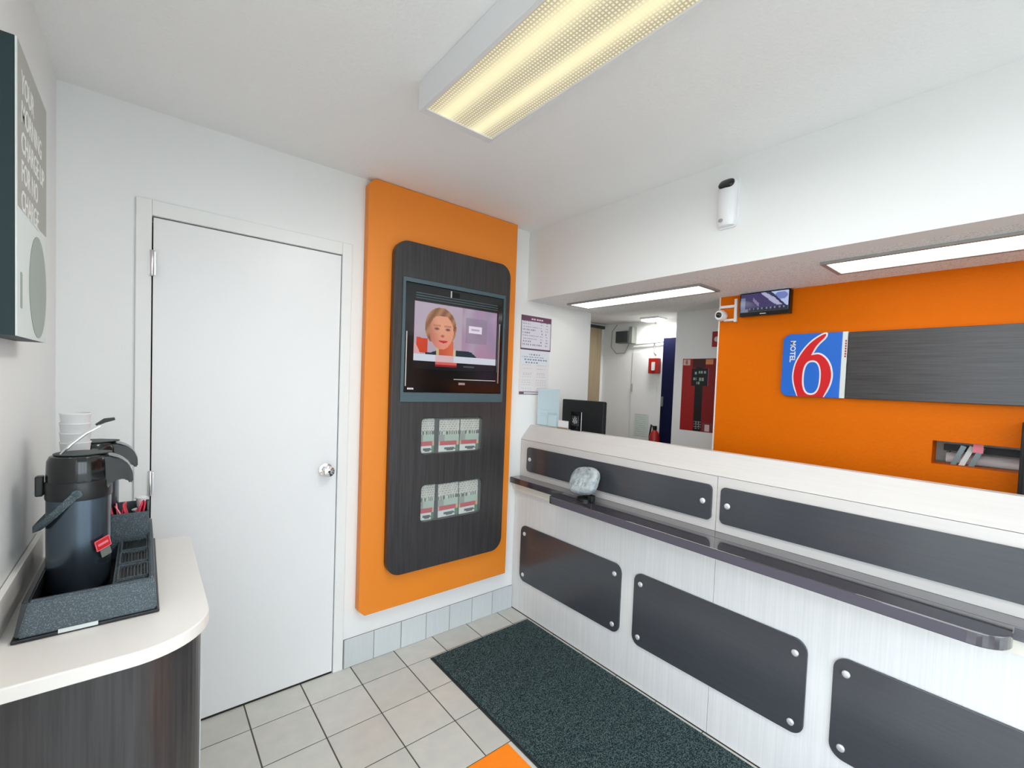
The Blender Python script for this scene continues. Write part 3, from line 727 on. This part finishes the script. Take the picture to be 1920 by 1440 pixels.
# ------------------------------------------------------------------ hall beyond the office
pw = thing('poster', 'red and black poster on the white hall wall beside the orange wall', 'poster', (3.249, -0.565, 1.16))
def poster(s, t):
    c = (0.60, 0.02, 0.03) if s < 0.44 else (0.50, 0.02, 0.04)
    if 0.40 < s < 0.63: c = (0.02, 0.02, 0.025)
    if t < 0.12 and 0.3 < s < 0.7: c = (0.24, 0.02, 0.04)
    if 0.02 < s < 0.24 and 0.01 < t < 0.09: c = (0.84, 0.70, 0.66) if (s-0.12)**2+(t-0.05)**2 > 0.0012 else (0.55, 0.42, 0.40)
    if 0.70 < s < 0.90 and 0.01 < t < 0.075: c = (0.84, 0.55, 0.33)
    if 0.29 < s < 0.76 and 0.14 < t < 0.375:
        c = (0.02, 0.03, 0.03)
        for a, b, e in ((0.36, 0.44, 0.20), (0.50, 0.72, 0.19), (0.34, 0.45, 0.28), (0.50, 0.68, 0.285), (0.44, 0.56, 0.335)):
            if a < s < b and abs(t-e) < 0.018 and math.sin(s*75+e*40) > -0.55: c = (0.55, 0.66, 0.60)
    if s > 0.76 and s < 0.785 and 0.14 < t < 0.375: c = (0.52, 0.32, 0.48)
    if 0.42 < s < 0.64 and 0.86 < t < 0.97: c = (0.62, 0.62, 0.60) if math.sin(s*80)+math.sin(t*190) > 0.2 else (0.05, 0.05, 0.05)
    if 0.68 < s < 0.98 and 0.88 < t < 0.99: c = (0.45, 0.22, 0.24) if abs(s-0.82) > 0.07 or t < 0.90 else (0.85, 0.74, 0.74)
    return c
obj('sheet', sheet(frame(F_RIGHT, (3.249, -0.434, 1.160)), 0.262, 0.522, 52, 88, poster, 0.003), 'print', pw)
o = thing('wall_sign', 'small dark red wall sign above the red poster', 'sign', (3.249, -0.68, 1.76))
obj('plate', box(3.241, 3.249, -0.72, -0.655, 1.763, 1.869, bevel=0.002), 'red_alarm', o)
obj('symbol', lathe([(0.018, 0), (0.018, 0.002)], 0, 0, 20, M=frame(F_RIGHT, (3.241, -0.690, 1.815))), 'sign_pale', o)

XA = 3.50
bd = struct_empty('door_2', (XA, -0.24, 0))
obj('door_panel', box(XA-0.035, XA-0.002, -0.40, -0.112, 0.006, 1.872, bevel=0.003), 'blue_door', bd)
obj('handle', box(XA-0.056, XA-0.0355, -0.142, -0.128, 1.31, 1.39, bevel=0.004), 'box_side', bd)
wd = struct_empty('door_3', (3.15, 0.56, 0))
obj('door_panel', box(2.75, 3.44, 0.535, 0.5585, 0.006, 1.985), 'brown_wood', wd)
obj('head_trim', box(2.72, 3.47, 0.525, 0.5585, 1.986, 2.012), 'box_dark', wd)
dp = struct_empty('door_4', (XA, 0.10, 0))
obj('door_panel', box(XA-0.006, XA-0.001, -0.05, 0.214, 0.006, 1.765, bevel=0.001), 'door_paint', dp)
obj('pull', box(XA-0.022, XA-0.0065, 0.195, 0.203, 1.42, 1.49, bevel=0.002), 'conduit', dp)
ub = thing('utility_box', 'dark grey utility box on the white hall wall near the ceiling', 'box', (XA-0.03, 0.28, 1.84))
obj('box', box(XA-0.062, XA-0.001, 0.222, 0.365, 1.846, 1.952, bevel=0.003), 'box_side', ub)
obj('cover', box(XA-0.072, XA-0.0625, 0.226, 0.361, 1.850, 1.948, bevel=0.002), 'box_dark', ub)
obj('cap_plate', box(XA-0.064, XA-0.001, 0.186, 0.2215, 1.840, 1.985, bevel=0.002), 'box_side', ub)
def pipe(label, pts, r=0.006):
    o = thing('conduit_pipe', label, 'pipe', pts[0]); obj('pipe', tube(pts, r, 8), 'conduit', o)
pipe('thin grey conduit running level from the utility box to the blue door', [(XA-0.02, 0.2, 1.828), (XA-0.02, 0.05, 1.835), (XA-0.02, -0.10, 1.842)])
pipe('thin wire loop hanging left of the utility box', [(XA-0.008, 0.40, 2.02), (XA-0.008, 0.455, 1.96), (XA-0.008, 0.46, 1.82), (XA-0.008, 0.40, 1.76), (XA-0.008, 0.30, 1.76), (XA-0.008, 0.26, 1.84)], 0.0035)
pipe('upright grey conduit between the ceiling and the red alarm box', [(XA-0.010, -0.01, 2.02), (XA-0.010, -0.01, 1.76), (XA-0.010, -0.03, 1.74)], 0.005)
fa = thing('alarm_box', 'red fire alarm call point on the white hall wall left of the blue door', 'alarm', (XA-0.03, -0.03, 1.58))
obj('box', box(XA-0.045, XA-0.007, -0.080, 0.018, 1.580, 1.708, bevel=0.004), 'red_alarm', fa)
obj('pull_handle', plate(frame(F_RIGHT, (XA-0.0455, 0, 0)), rrect(0.018, 0.050, 1.605, 1.675, 0.006, 3), 0.006), 'sign_pale', fa)
fe = thing('fire_extinguisher', 'red fire extinguisher standing against the hall wall behind the counter', 'extinguisher', (XA-0.06, -0.085, 0.71))
obj('cylinder', lathe([(0.040, 0.0), (0.045, 0.01), (0.045, 0.34), (0.030, 0.38), (0.014, 0.40)], 0, 0, 24, M=Matrix.Translation((XA-0.057, -0.085, 0.71))), 'red_alarm', fe)
obj('valve', box(XA-0.07, XA-0.044, -0.098, -0.072, 1.111, 1.145, bevel=0.003), 'black_plastic', fe)
obj('hose', tube([(XA-0.06, -0.075, 1.13), (XA-0.05, -0.045, 1.15), (XA-0.05, -0.03, 1.05), (XA-0.05, -0.035, 0.9)], 0.007, 8), 'black_plastic', fe)
obj('wall_bracket', boxes([(XA-0.012, XA-0.0065, -0.10, -0.06, 0.70, 1.02), (XA-0.10, XA-0.0065, -0.115, -0.05, 0.70, 0.7095)]), 'metal', fe)
def memo(s, t):
    k = int(t/0.09); f = (t/0.09) % 1
    return (0.66, 0.72, 0.72) if (0.35 < f < 0.65 and 0.1 < s < 0.85 and math.sin(s*60+k*9) > -0.2) else (0.82, 0.86, 0.84)
o = thing('notice', 'pale typed memo taped low on the hall wall door behind the counter', 'notice', (XA-0.008, 0.09, 1.03))
obj('sheet', sheet(frame(F_RIGHT, (XA-0.0065, 0.165, 1.030)), 0.150, 0.200, 30, 33, memo, 0.001), 'print', o)

# ------------------------------------------------------------------ ceiling lights, motion sensor
ml = thing('ceiling_light', 'large white surface-mounted fluorescent fitting with a yellowish prismatic lens', 'ceiling light', (1.04, -1.5, 2.33))
lx0, lx1, ly0, ly1 = 0.902, 1.178, -2.10, -0.858
obj('housing', boxes([(lx0, lx1, ly0, ly1, 2.345, H-0.001), (lx0, lx0+0.012, ly0, ly1, 2.328, 2.345), (lx1-0.008, lx1, ly0, ly1, 2.328, 2.345), (lx0+0.012, lx1-0.008, ly1-0.030, ly1, 2.328, 2.345), (lx0+0.012, lx1-0.008, ly0, ly0+0.03, 2.328, 2.345)]), 'white_plastic', ml)
obj('lens', box(lx0+0.0125, lx1-0.0085, ly0+0.0305, ly1-0.0305, 2.3325, 2.344), 'prismatic_lens', ml)
tl = bpy.data.lights.new('tube_light', 'AREA'); tl.shape = 'RECTANGLE'; tl.size = 0.24; tl.size_y = 1.15; tl.energy = 13.5; tl.color = (1.0, 0.99, 0.97)
tlo = bpy.data.objects.new('tube_light', tl); COL.objects.link(tlo); tlo.parent = ml
tlo.location = Vector((1.04, (ly0+ly1)/2, 2.326)) - ml.location
for nm_, (x0, x1, y0, y1) in (('white recessed office ceiling light nearest the back wall', (2.335, 2.505, -1.055, -0.150)), ('white recessed office ceiling light above the dark plank', (2.295, 2.485, -2.55, -1.630))):
    t = thing('ceiling_light', nm_, 'ceiling light', ((x0+x1)/2, (y0+y1)/2, HS-0.012), 'office ceiling lights')
    obj('frame', plate(frame(F_UP, (0, 0, HS-0.010)), rrect(x0-0.018, x1+0.018, y0-0.018, y1+0.018, 0.002, 1), 0.0095, holes=[rrect(x0, x1, y0, y1, 0.001, 1)]), 'conduit', t)
    obj('lens', box(x0+0.001, x1-0.001, y0+0.001, y1-0.001, HS-0.008, HS-0.001), 'office_lens', t)
t = thing('ceiling_light', 'bright hall ceiling light glimpsed above the hall door', 'ceiling light', (3.30, -0.05, 2.0))
obj('frame', box(3.31, 3.43, -0.16, 0.02, 2.016, 2.0295), 'white_plastic', t)
obj('lens', box(3.32, 3.42, -0.15, 0.01, 2.004, 2.0155), 'hall_lens', t)
hl = bpy.data.lights.new('hall_tube_light', 'AREA'); hl.shape = 'RECTANGLE'; hl.size = 0.09; hl.size_y = 0.15; hl.energy = 3.2; hl.color = (1.0, 0.99, 0.96)
hlo = bpy.data.objects.new('hall_tube_light', hl); COL.objects.link(hlo); hlo.parent = t
hlo.location = Vector((3.37, -0.07, 2.0)) - t.location

ms = thing('motion_sensor', 'white motion sensor with black window high on the header wall', 'sensor', (XH-0.02, -1.313, 2.145))
Fh = frame(F_RIGHT, (XH-0.0005, 0, 0))
obj('back_plate', plate(Fh, rrect(1.270, 1.360, 2.142, 2.350, 0.02, 6), 0.010, bevel=0.001), 'white_plastic', ms)
def sensor_body():
    bm = bmesh.new(); rings = []
    for z, k in ((2.150, 0.7), (2.165, 0.95), (2.24, 1.0), (2.305, 1.0), (2.328, 0.88), (2.343, 0.5)):
        ring = []
        for i in range(17):
            a = PI*i/16
            ring.append(bm.verts.new((XH-0.0108-0.036*k*math.sin(a)**0.7, -1.315+0.039*math.cos(a)*min(1, k+0.15), z)))
        rings.append(ring)
    for a, b in zip(rings, rings[1:]):
        for i in range(16): bm.faces.new((a[i], a[i+1], b[i+1], b[i]))
        bm.faces.new((a[16], a[0], b[0], b[16]))
    bm.faces.new(rings[0]); bm.faces.new(list(reversed(rings[-1]))); bmesh.ops.recalc_face_normals(bm, faces=bm.faces)
    me = new_mesh(bm); shade(me, 0.6); return me
obj('housing', sensor_body(), 'white_plastic', ms)
obj('black_window', superell(Matrix.Translation((XH-0.036, -1.318, 2.318)) @ Matrix.Rotation(0.6, 4, 'Y'), 0.012, 0.033, 0.022, 0.7), 'black_gloss', ms)
obj('indicator', superell(Matrix.Translation((XH-0.046, -1.305, 2.168)), 0.003, 0.010, 0.007, 0.9, 12, 8), 'conduit', ms)

# ------------------------------------------------------------------ floor mat and orange table
fm = thing('floor_mat', 'charcoal carpet mat on the tiles along the counter', 'mat', (1.70, -1.3, 0.0))
obj('rubber_edge', box(1.372, 2.030, -2.60, -0.192, 0.0005, 0.005, bevel=0.002), 'mat_edge', fm)
obj('carpet', box(1.382, 2.026, -2.59, -0.200, 0.005, 0.011, bevel=0.003), 'mat_pile', fm)
ot = thing('side_table', 'orange square table corner at the bottom edge beside the mat', 'table', (0.79, -1.53, 0.0))
obj('top', box(0.560, 1.011, -1.76, -1.307, 0.425, 0.450, bevel=0.0025), 'orange_table', ot)
for x in (0.575, 0.965):
    for y in (-1.745, -1.352): obj('leg', box(x, x+0.03, y, y+0.03, 0.0005, 0.4245, bevel=0.002), 'orange_edge', ot)
obj('apron', boxes([(0.59, 0.98, -1.345, -1.335, 0.37, 0.4245), (0.59, 0.98, -1.735, -1.725, 0.37, 0.4245), (0.582, 0.592, -1.715, -1.352, 0.37, 0.4245), (0.978, 0.988, -1.715, -1.352, 0.37, 0.4245)]), 'orange_edge', ot)

# ------------------------------------------------------------------ coffee station on the left
ZC = 0.90
def counter_outline(dx, y0, y1, rr):
    return rrect(0.004, dx, y0, y1, (0.0, rr, 0.04, 0.0), 14)
cb = thing('coffee_cabinet', 'dark wood-grain coffee cabinet with a curved corner against the left wall', 'cabinet', (0.17, -0.75, 0.0))
obj('body', plate(frame(F_UP, (0, 0, 0.0005)), counter_outline(0.338, -1.085, -0.380, 0.13), ZC-0.030), 'dark_wood', cb)
obj('edge_strip', box(0.3385, 0.3425, -0.93, -0.42, 0.0005, ZC-0.0295), 'sign_pale', cb)
wt = thing('worktop', 'white worktop with a rounded corner on top of the dark coffee cabinet', 'worktop', (0.17, -0.75, ZC-0.029))
obj('top', plate(frame(F_UP, (0, 0, ZC-0.029)), counter_outline(0.352, -1.108, -0.362, 0.14), 0.029, bevel=0.003), 'worktop', wt)
obj('backsplash', box(0.002, 0.014, -1.10, -0.37, ZC+0.0005, ZC+0.078, bevel=0.002), 'worktop', wt)

# airpot tray
tr = thing('airpot_tray', 'speckled charcoal plastic tray on the white worktop carrying the airpots', 'tray', (0.147, -0.66, ZC))
def frustum(x0, x1, y0, y1, z0, x2, x3, y2, y3, z1, bev=0.003):
    bm = bmesh.new()
    v = [bm.verts.new(p) for p in ((x0,y0,z0),(x1,y0,z0),(x1,y1,z0),(x0,y1,z0),(x2,y2,z1),(x3,y2,z1),(x3,y3,z1),(x2,y3,z1))]
    for f in ((0,3,2,1),(4,5,6,7),(0,1,5,4),(1,2,6,5),(2,3,7,6),(3,0,4,7)): bm.faces.new([v[i] for i in f])
    bmesh.ops.bevel(bm, geom=list(bm.edges), offset=bev, segments=2, affect='EDGES'); return new_mesh(bm)
ZT = 0.975
obj('base', box(0.034, 0.262, -0.940, -0.365, ZC+0.001, ZC+0.008, bevel=0.002), 'black_plastic', tr)
obj('front_wall', frustum(0.042, 0.256, -0.936, -0.905, ZC+0.008, 0.056, 0.248, -0.920, -0.906, ZT), 'tray_plastic', tr)
obj('side_wall', frustum(0.036, 0.048, -0.930, -0.372, ZC+0.008, 0.046, 0.058, -0.916, -0.375, ZT), 'black_plastic', tr)
obj('side_wall', frustum(0.244, 0.258, -0.934, -0.372, ZC+0.008, 0.2435, 0.253, -0.918, -0.375, ZT+0.004), 'tray_plastic', tr)
obj('back_wall', box(0.048, 0.244, -0.385, -0.370, ZC+0.008, ZT), 'tray_plastic', tr)
obj('deck', boxes([(0.058, 0.1795, -0.905, -0.385, ZC+0.008, ZC+0.016)]), 'black_plastic', tr)
obj('drip_shelf', box(0.180, 0.2435, -0.905, -0.545, ZC+0.008, ZT-0.012), 'tray_plastic', tr)
for y0, y1 in ((-0.872, -0.776), (-0.762, -0.668), (-0.654, -0.560)):
    g = obj('drip_grate', boxes([(0.187, 0.190, y0, y1, ZT-0.011, ZT-0.004), (0.239, 0.242, y0, y1, ZT-0.011, ZT-0.004), (0.190, 0.239, y0, y0+0.004, ZT-0.011, ZT-0.004), (0.190, 0.239, y1-0.004, y1, ZT-0.011, ZT-0.004)]), 'tray_plastic', tr)
    obj('grate_bars', boxes([(0.1905+0.0062*k, 0.1935+0.0062*k, y0+0.004, y1-0.004, ZT-0.011, ZT-0.006) for k in range(8)]), 'black_plastic', g)
bn = obj('condiment_bin', boxes([(0.158, 0.246, -0.5445, -0.538, ZC+0.0165, 1.042), (0.158, 0.246, -0.426, -0.420, ZC+0.0165, 1.050), (0.158, 0.163, -0.538, -0.426, ZC+0.0165, 1.046), (0.241, 0.246, -0.538, -0.426, ZC+0.0165, 1.046), (0.163, 0.241, -0.538, -0.426, ZC+0.0165, ZC+0.06)]), 'tray_plastic', tr)
obj('label_rail', boxes([(0.10, 0.16, -0.9405, -0.938, ZC+0.004, ZC+0.012)]), 'sign_pale', tr)

# sugar packets and creamers in the bin
R = random.Random(3)
for kk in range(9):
    x = 0.172+0.007*kk; lean = R.uniform(-0.45, 0.45)
    M_ = Matrix.Translation((x, -0.513+0.006*(kk % 3), 1.012)) @ Matrix.Rotation(lean, 4, 'Y') @ Matrix.Rotation(R.uniform(-0.2, 0.2), 4, 'Z')
    me = superell(M_ @ Matrix.Translation((0, 0, 0.022)), 0.0022, 0.017, 0.032, 0.35, 12, 8)
    tag(obj('sugar_packet', me, 'pink' if kk % 2 else 'red_stick'), ('first', 'second', 'third', 'fourth', 'fifth')[kk//2] + ' ' + ('pink' if kk % 2 else 'red') + ' sugar packet from the wall side of the condiment bin', 'sugar packet', ('pink' if kk % 2 else 'red') + ' sugar packets in the bin')
for kk, (x, y, z) in enumerate(((0.214, -0.450, 0.962), (0.228, -0.474, 0.962), (0.220, -0.462, 1.004), (0.2265, -0.4535, 1.038))):
    o = thing('creamer_cup', ('white creamer cup at the bottom rear of the condiment bin', 'white creamer cup at the bottom front of the condiment bin', 'white creamer cup in the middle of the pile in the bin', 'topmost white creamer cup on the pile in the bin')[kk], 'creamer', (x, y, z), 'creamer cups in the bin')
    obj('cup', lathe([(0.009, 0.0), (0.012, 0.026)], 0, 0, 16, M=Matrix.Translation((x, y, z))), 'white_plastic', o)
    obj('lid', lathe([(0.015, 0.0265), (0.015, 0.0285), (0.010, 0.031)], 0, 0, 16, M=Matrix.Translation((x, y, z))), 'white_paper', o)

def airpot(cx, cy, label, ztop_extra=0.0, detail=True):
    z0 = ZC+0.0165
    a = thing('airpot', label, 'airpot', (cx, cy, z0), 'airpots on the tray')
    z1 = 1.138
    obj('body', lathe([(0.052, z0), (0.0565, z0+0.004), (0.0575, z0+0.02), (0.0575, z1-0.02), (0.0575, z1)], cx, cy, 48), 'airpot_body', a)
    obj('collar', lathe([(0.0585, z1+0.0005), (0.0595, z1+0.004), (0.0595, z1+0.040), (0.058, z1+0.044)], cx, cy, 48), 'black_plastic', a)
    hd = obj('head', lathe([(0.0575, z1+0.0445), (0.058, z1+0.050), (0.0565, z1+0.092), (0.052, z1+0.103), (0.044, z1+0.106)], cx, cy, 48), 'black_gloss', a)
    # beak shaped pump head reaching over the cup space
    prof = [(0.030, 1.2425), (0.055, 1.240), (0.075, 1.231), (0.090, 1.215), (0.0985, 1.192), (0.099, 1.168), (0.094, 1.163), (0.086, 1.175), (0.074, 1.178), (0.060, 1.172), (0.046, 1.150), (0.030, 1.148)]
    bm = bmesh.new(); L0, L1 = [], []
    for (px, pz) in prof:
        w = 0.034 - 0.014*max(0, (px-0.045)/0.055)
        L0.append(bm.verts.new((cx+px, cy-w, pz))); L1.append(bm.verts.new((cx+px, cy+w, pz)))
    bm.faces.new(L0); bm.faces.new(list(reversed(L1)))
    for i in range(len(prof)): bm.faces.new((L0[i], L1[i], L1[(i+1) % len(prof)], L0[(i+1) % len(prof)]))
    bmesh.ops.recalc_face_normals(bm, faces=bm.faces)
    bmesh.ops.bevel(bm, geom=list(bm.edges), offset=0.003, segments=2, affect='EDGES')
    me = new_mesh(bm); shade(me, 0.6); obj('spout_head', me, 'black_gloss', a)
    obj('lid_plate', plate(frame(F_UP, (cx, cy, z1+0.1062)), [(0.046*math.cos(t), 0.044*math.sin(t)) if math.cos(t) < 0.5 else (0.055*math.cos(t)+0.004, 0.034*math.sin(t)) for t in [2*PI*k/40 for k in range(40)]], 0.003, bevel=0.001), 'box_dark', a)
    # carrying strap hanging to the wall side
    for s_ in (-1, 1):
        obj('strap_pivot', lathe([(0.010, 0), (0.010, 0.006), (0.006, 0.008)], 0, 0, 18, M=Matrix.Translation((cx, cy+s_*0.0595, z1+0.018)) @ Matrix.Rotation(-s_*PI/2, 4, 'X')), 'frame_teal', a)
    pts = []
    for k in range(21):
        t = PI*k/20
        pts.append((cx-0.072*math.sin(t)**0.8, cy-0.0675*math.cos(t), z1+0.018-0.085*math.sin(t)**0.8))
    bm = bmesh.new(); prev = None
    for (x, y, z) in pts:
        q = [bm.verts.new((x+dx, y, z+dz)) for dx, dz in ((-0.006, 0.006), (0.006, 0.010), (0.006, -0.004), (-0.006, -0.008))]
        if prev:
            for i in range(4): bm.faces.new((prev[i], prev[(i+1) % 4], q[(i+1) % 4], q[i]))
        else: bm.faces.new(q)
        prev = q
    bm.faces.new(list(reversed(prev))); bmesh.ops.recalc_face_normals(bm, faces=bm.faces)
    obj('carry_strap', new_mesh(bm), 'tray_plastic', a)
    obj('latch', box(cx-0.074, cx-0.0600, cy-0.012, cy+0.012, z1+0.010, z1+0.058, bevel=0.003), 'black_plastic', a)
    if detail:
        lv = obj('lever', tube([(cx-0.030, cy-0.02, z1+0.109), (cx-0.012, cy-0.022, 1.272), (cx+0.012, cy-0.024, 1.297), (cx+0.038, cy-0.026, 1.315)], [0.003, 0.0035, 0.0045, 0.004], 8), 'chrome', a)
        obj('lever_grip', tube([(cx+0.030, cy-0.026, 1.316), (cx+0.046, cy-0.026, 1.327), (cx+0.064, cy-0.026, 1.331)], [0.003, 0.0055, 0.0035], 8), 'box_dark', lv)
        # red paper tag hung on the front of the body
        Mt = Matrix.Translation((cx+0.044, cy-0.046, 1.026)) @ Matrix.Rotation(math.radians(44), 4, 'Z') @ F_BACK.to_4x4() @ Matrix.Rotation(math.radians(14), 4, 'Z')
        tg = obj('tag', plate(Mt, rrect(-0.018, 0.018, -0.014, 0.014, 0.002, 2), 0.0012), 'red_tag', a, 'red paper tag')
        obj('tag_border', plate(Mt @ Matrix.Translation((0, 0, 0.0013)), rrect(-0.0175, 0.0175, -0.0135, 0.0135, 0.002, 2), 0.0005, holes=[rrect(-0.016, 0.016, -0.012, 0.012, 0.001, 2)]), 'pink', tg)
        obj('tag_print', boxes([]) if False else plate(Mt @ Matrix.Translation((0, 0, 0.0013)), rrect(-0.012, 0.012, -0.003, 0.003, 0.001, 2), 0.0005), 'pink', tg)
        obj('tag_stub', plate(Mt @ Matrix.Translation((0.002, -0.025, -0.0006)), rrect(-0.012, 0.012, -0.010, 0.010, 0.002, 2), 0.0012), 'box_side', tg)
    return a
airpot(0.113, -0.705, 'black pump airpot with a red tag at the front of the tray')
airpot(0.120, -0.470, 'black pump airpot at the rear of the tray, mostly hidden', detail=False)
cs_base = ZC+0.0165
cup_step = 0.0252
for kk in range(14):
    z = cs_base + cup_step*kk
    me = lathe([(0.0215, z), (0.0295, z+0.088), (0.0305, z+0.089), (0.0305, z+0.092), (0.0285, z+0.092), (0.0205, z+0.003)], 0.096, -0.588, 24)
    ORD = ['topmost', 'second', 'third', 'fourth', 'fifth', 'sixth', 'seventh', 'eighth', 'ninth', 'tenth', 'eleventh', 'twelfth', 'thirteenth', 'lowest']
    q_ = 13-kk
    lab = f'{ORD[q_]} white paper cup of the stack behind the front airpot' if q_ in (0, 13) else f'{ORD[q_]} white paper cup from the top of the stack behind the front airpot'
    tag(obj('paper_cup', me, 'white_paper'), lab, 'cup', 'paper cups stacked behind the front airpot')

# coffee sign box on the left wall
ws = thing('wall_sign', 'grey and white coffee sign box with a dark side on the left wall', 'sign', (0.025, -0.815, 1.512))
Y0, Y1, Z0, Z1 = -0.977, -0.648, 1.512, 2.064
obj('box', box(0.001, 0.0465, Y0, Y1, Z0, Z1), 'sign_side', ws)
Fl = frame(F_LEFT, (0.047, Y0, Z0))
obj('face', plate(Fl, rrect(0, Y1-Y0, 0, Z1-Z0, 0.001, 1), 0.0025), 'sign_pale', ws)
Fl2 = frame(F_LEFT, (0.0496, Y0, Z0))
obj('grey_band', plate(Fl2, [(0.006, 0.245), (Y1-Y0-0.001, 0.255), (Y1-Y0-0.001, Z1-Z0-0.001), (0.006, Z1-Z0-0.001)], 0.0005), 'sign_grey', ws)
cup = [(0.222+0.105*math.cos(2*PI*k/48), 0.118+0.112*math.sin(2*PI*k/48)) for k in range(48)]
obj('round_mark', plate(Fl2, [(min(x, Y1-Y0-0.001), max(y, 0.004)) for x, y in cup], 0.0008), 'sign_circle', ws)
for kk, s_ in enumerate(('YOUR', 'MORNING', 'CHARGE UP', 'FOR NO', 'CHARGE')):
    obj('lettering', text(frame(F_LEFT, (0.0502, Y0+0.036, Z0+0.487-0.056*kk)), s_, 0.058, 0.0006, xscale=0.82, bold=0.0005), 'sign_text', ws)
obj('small_mark', plate(Fl2, rrect(0.030, 0.046, 0.055, 0.125, 0.003, 2), 0.0006), 'sign_circle', ws)
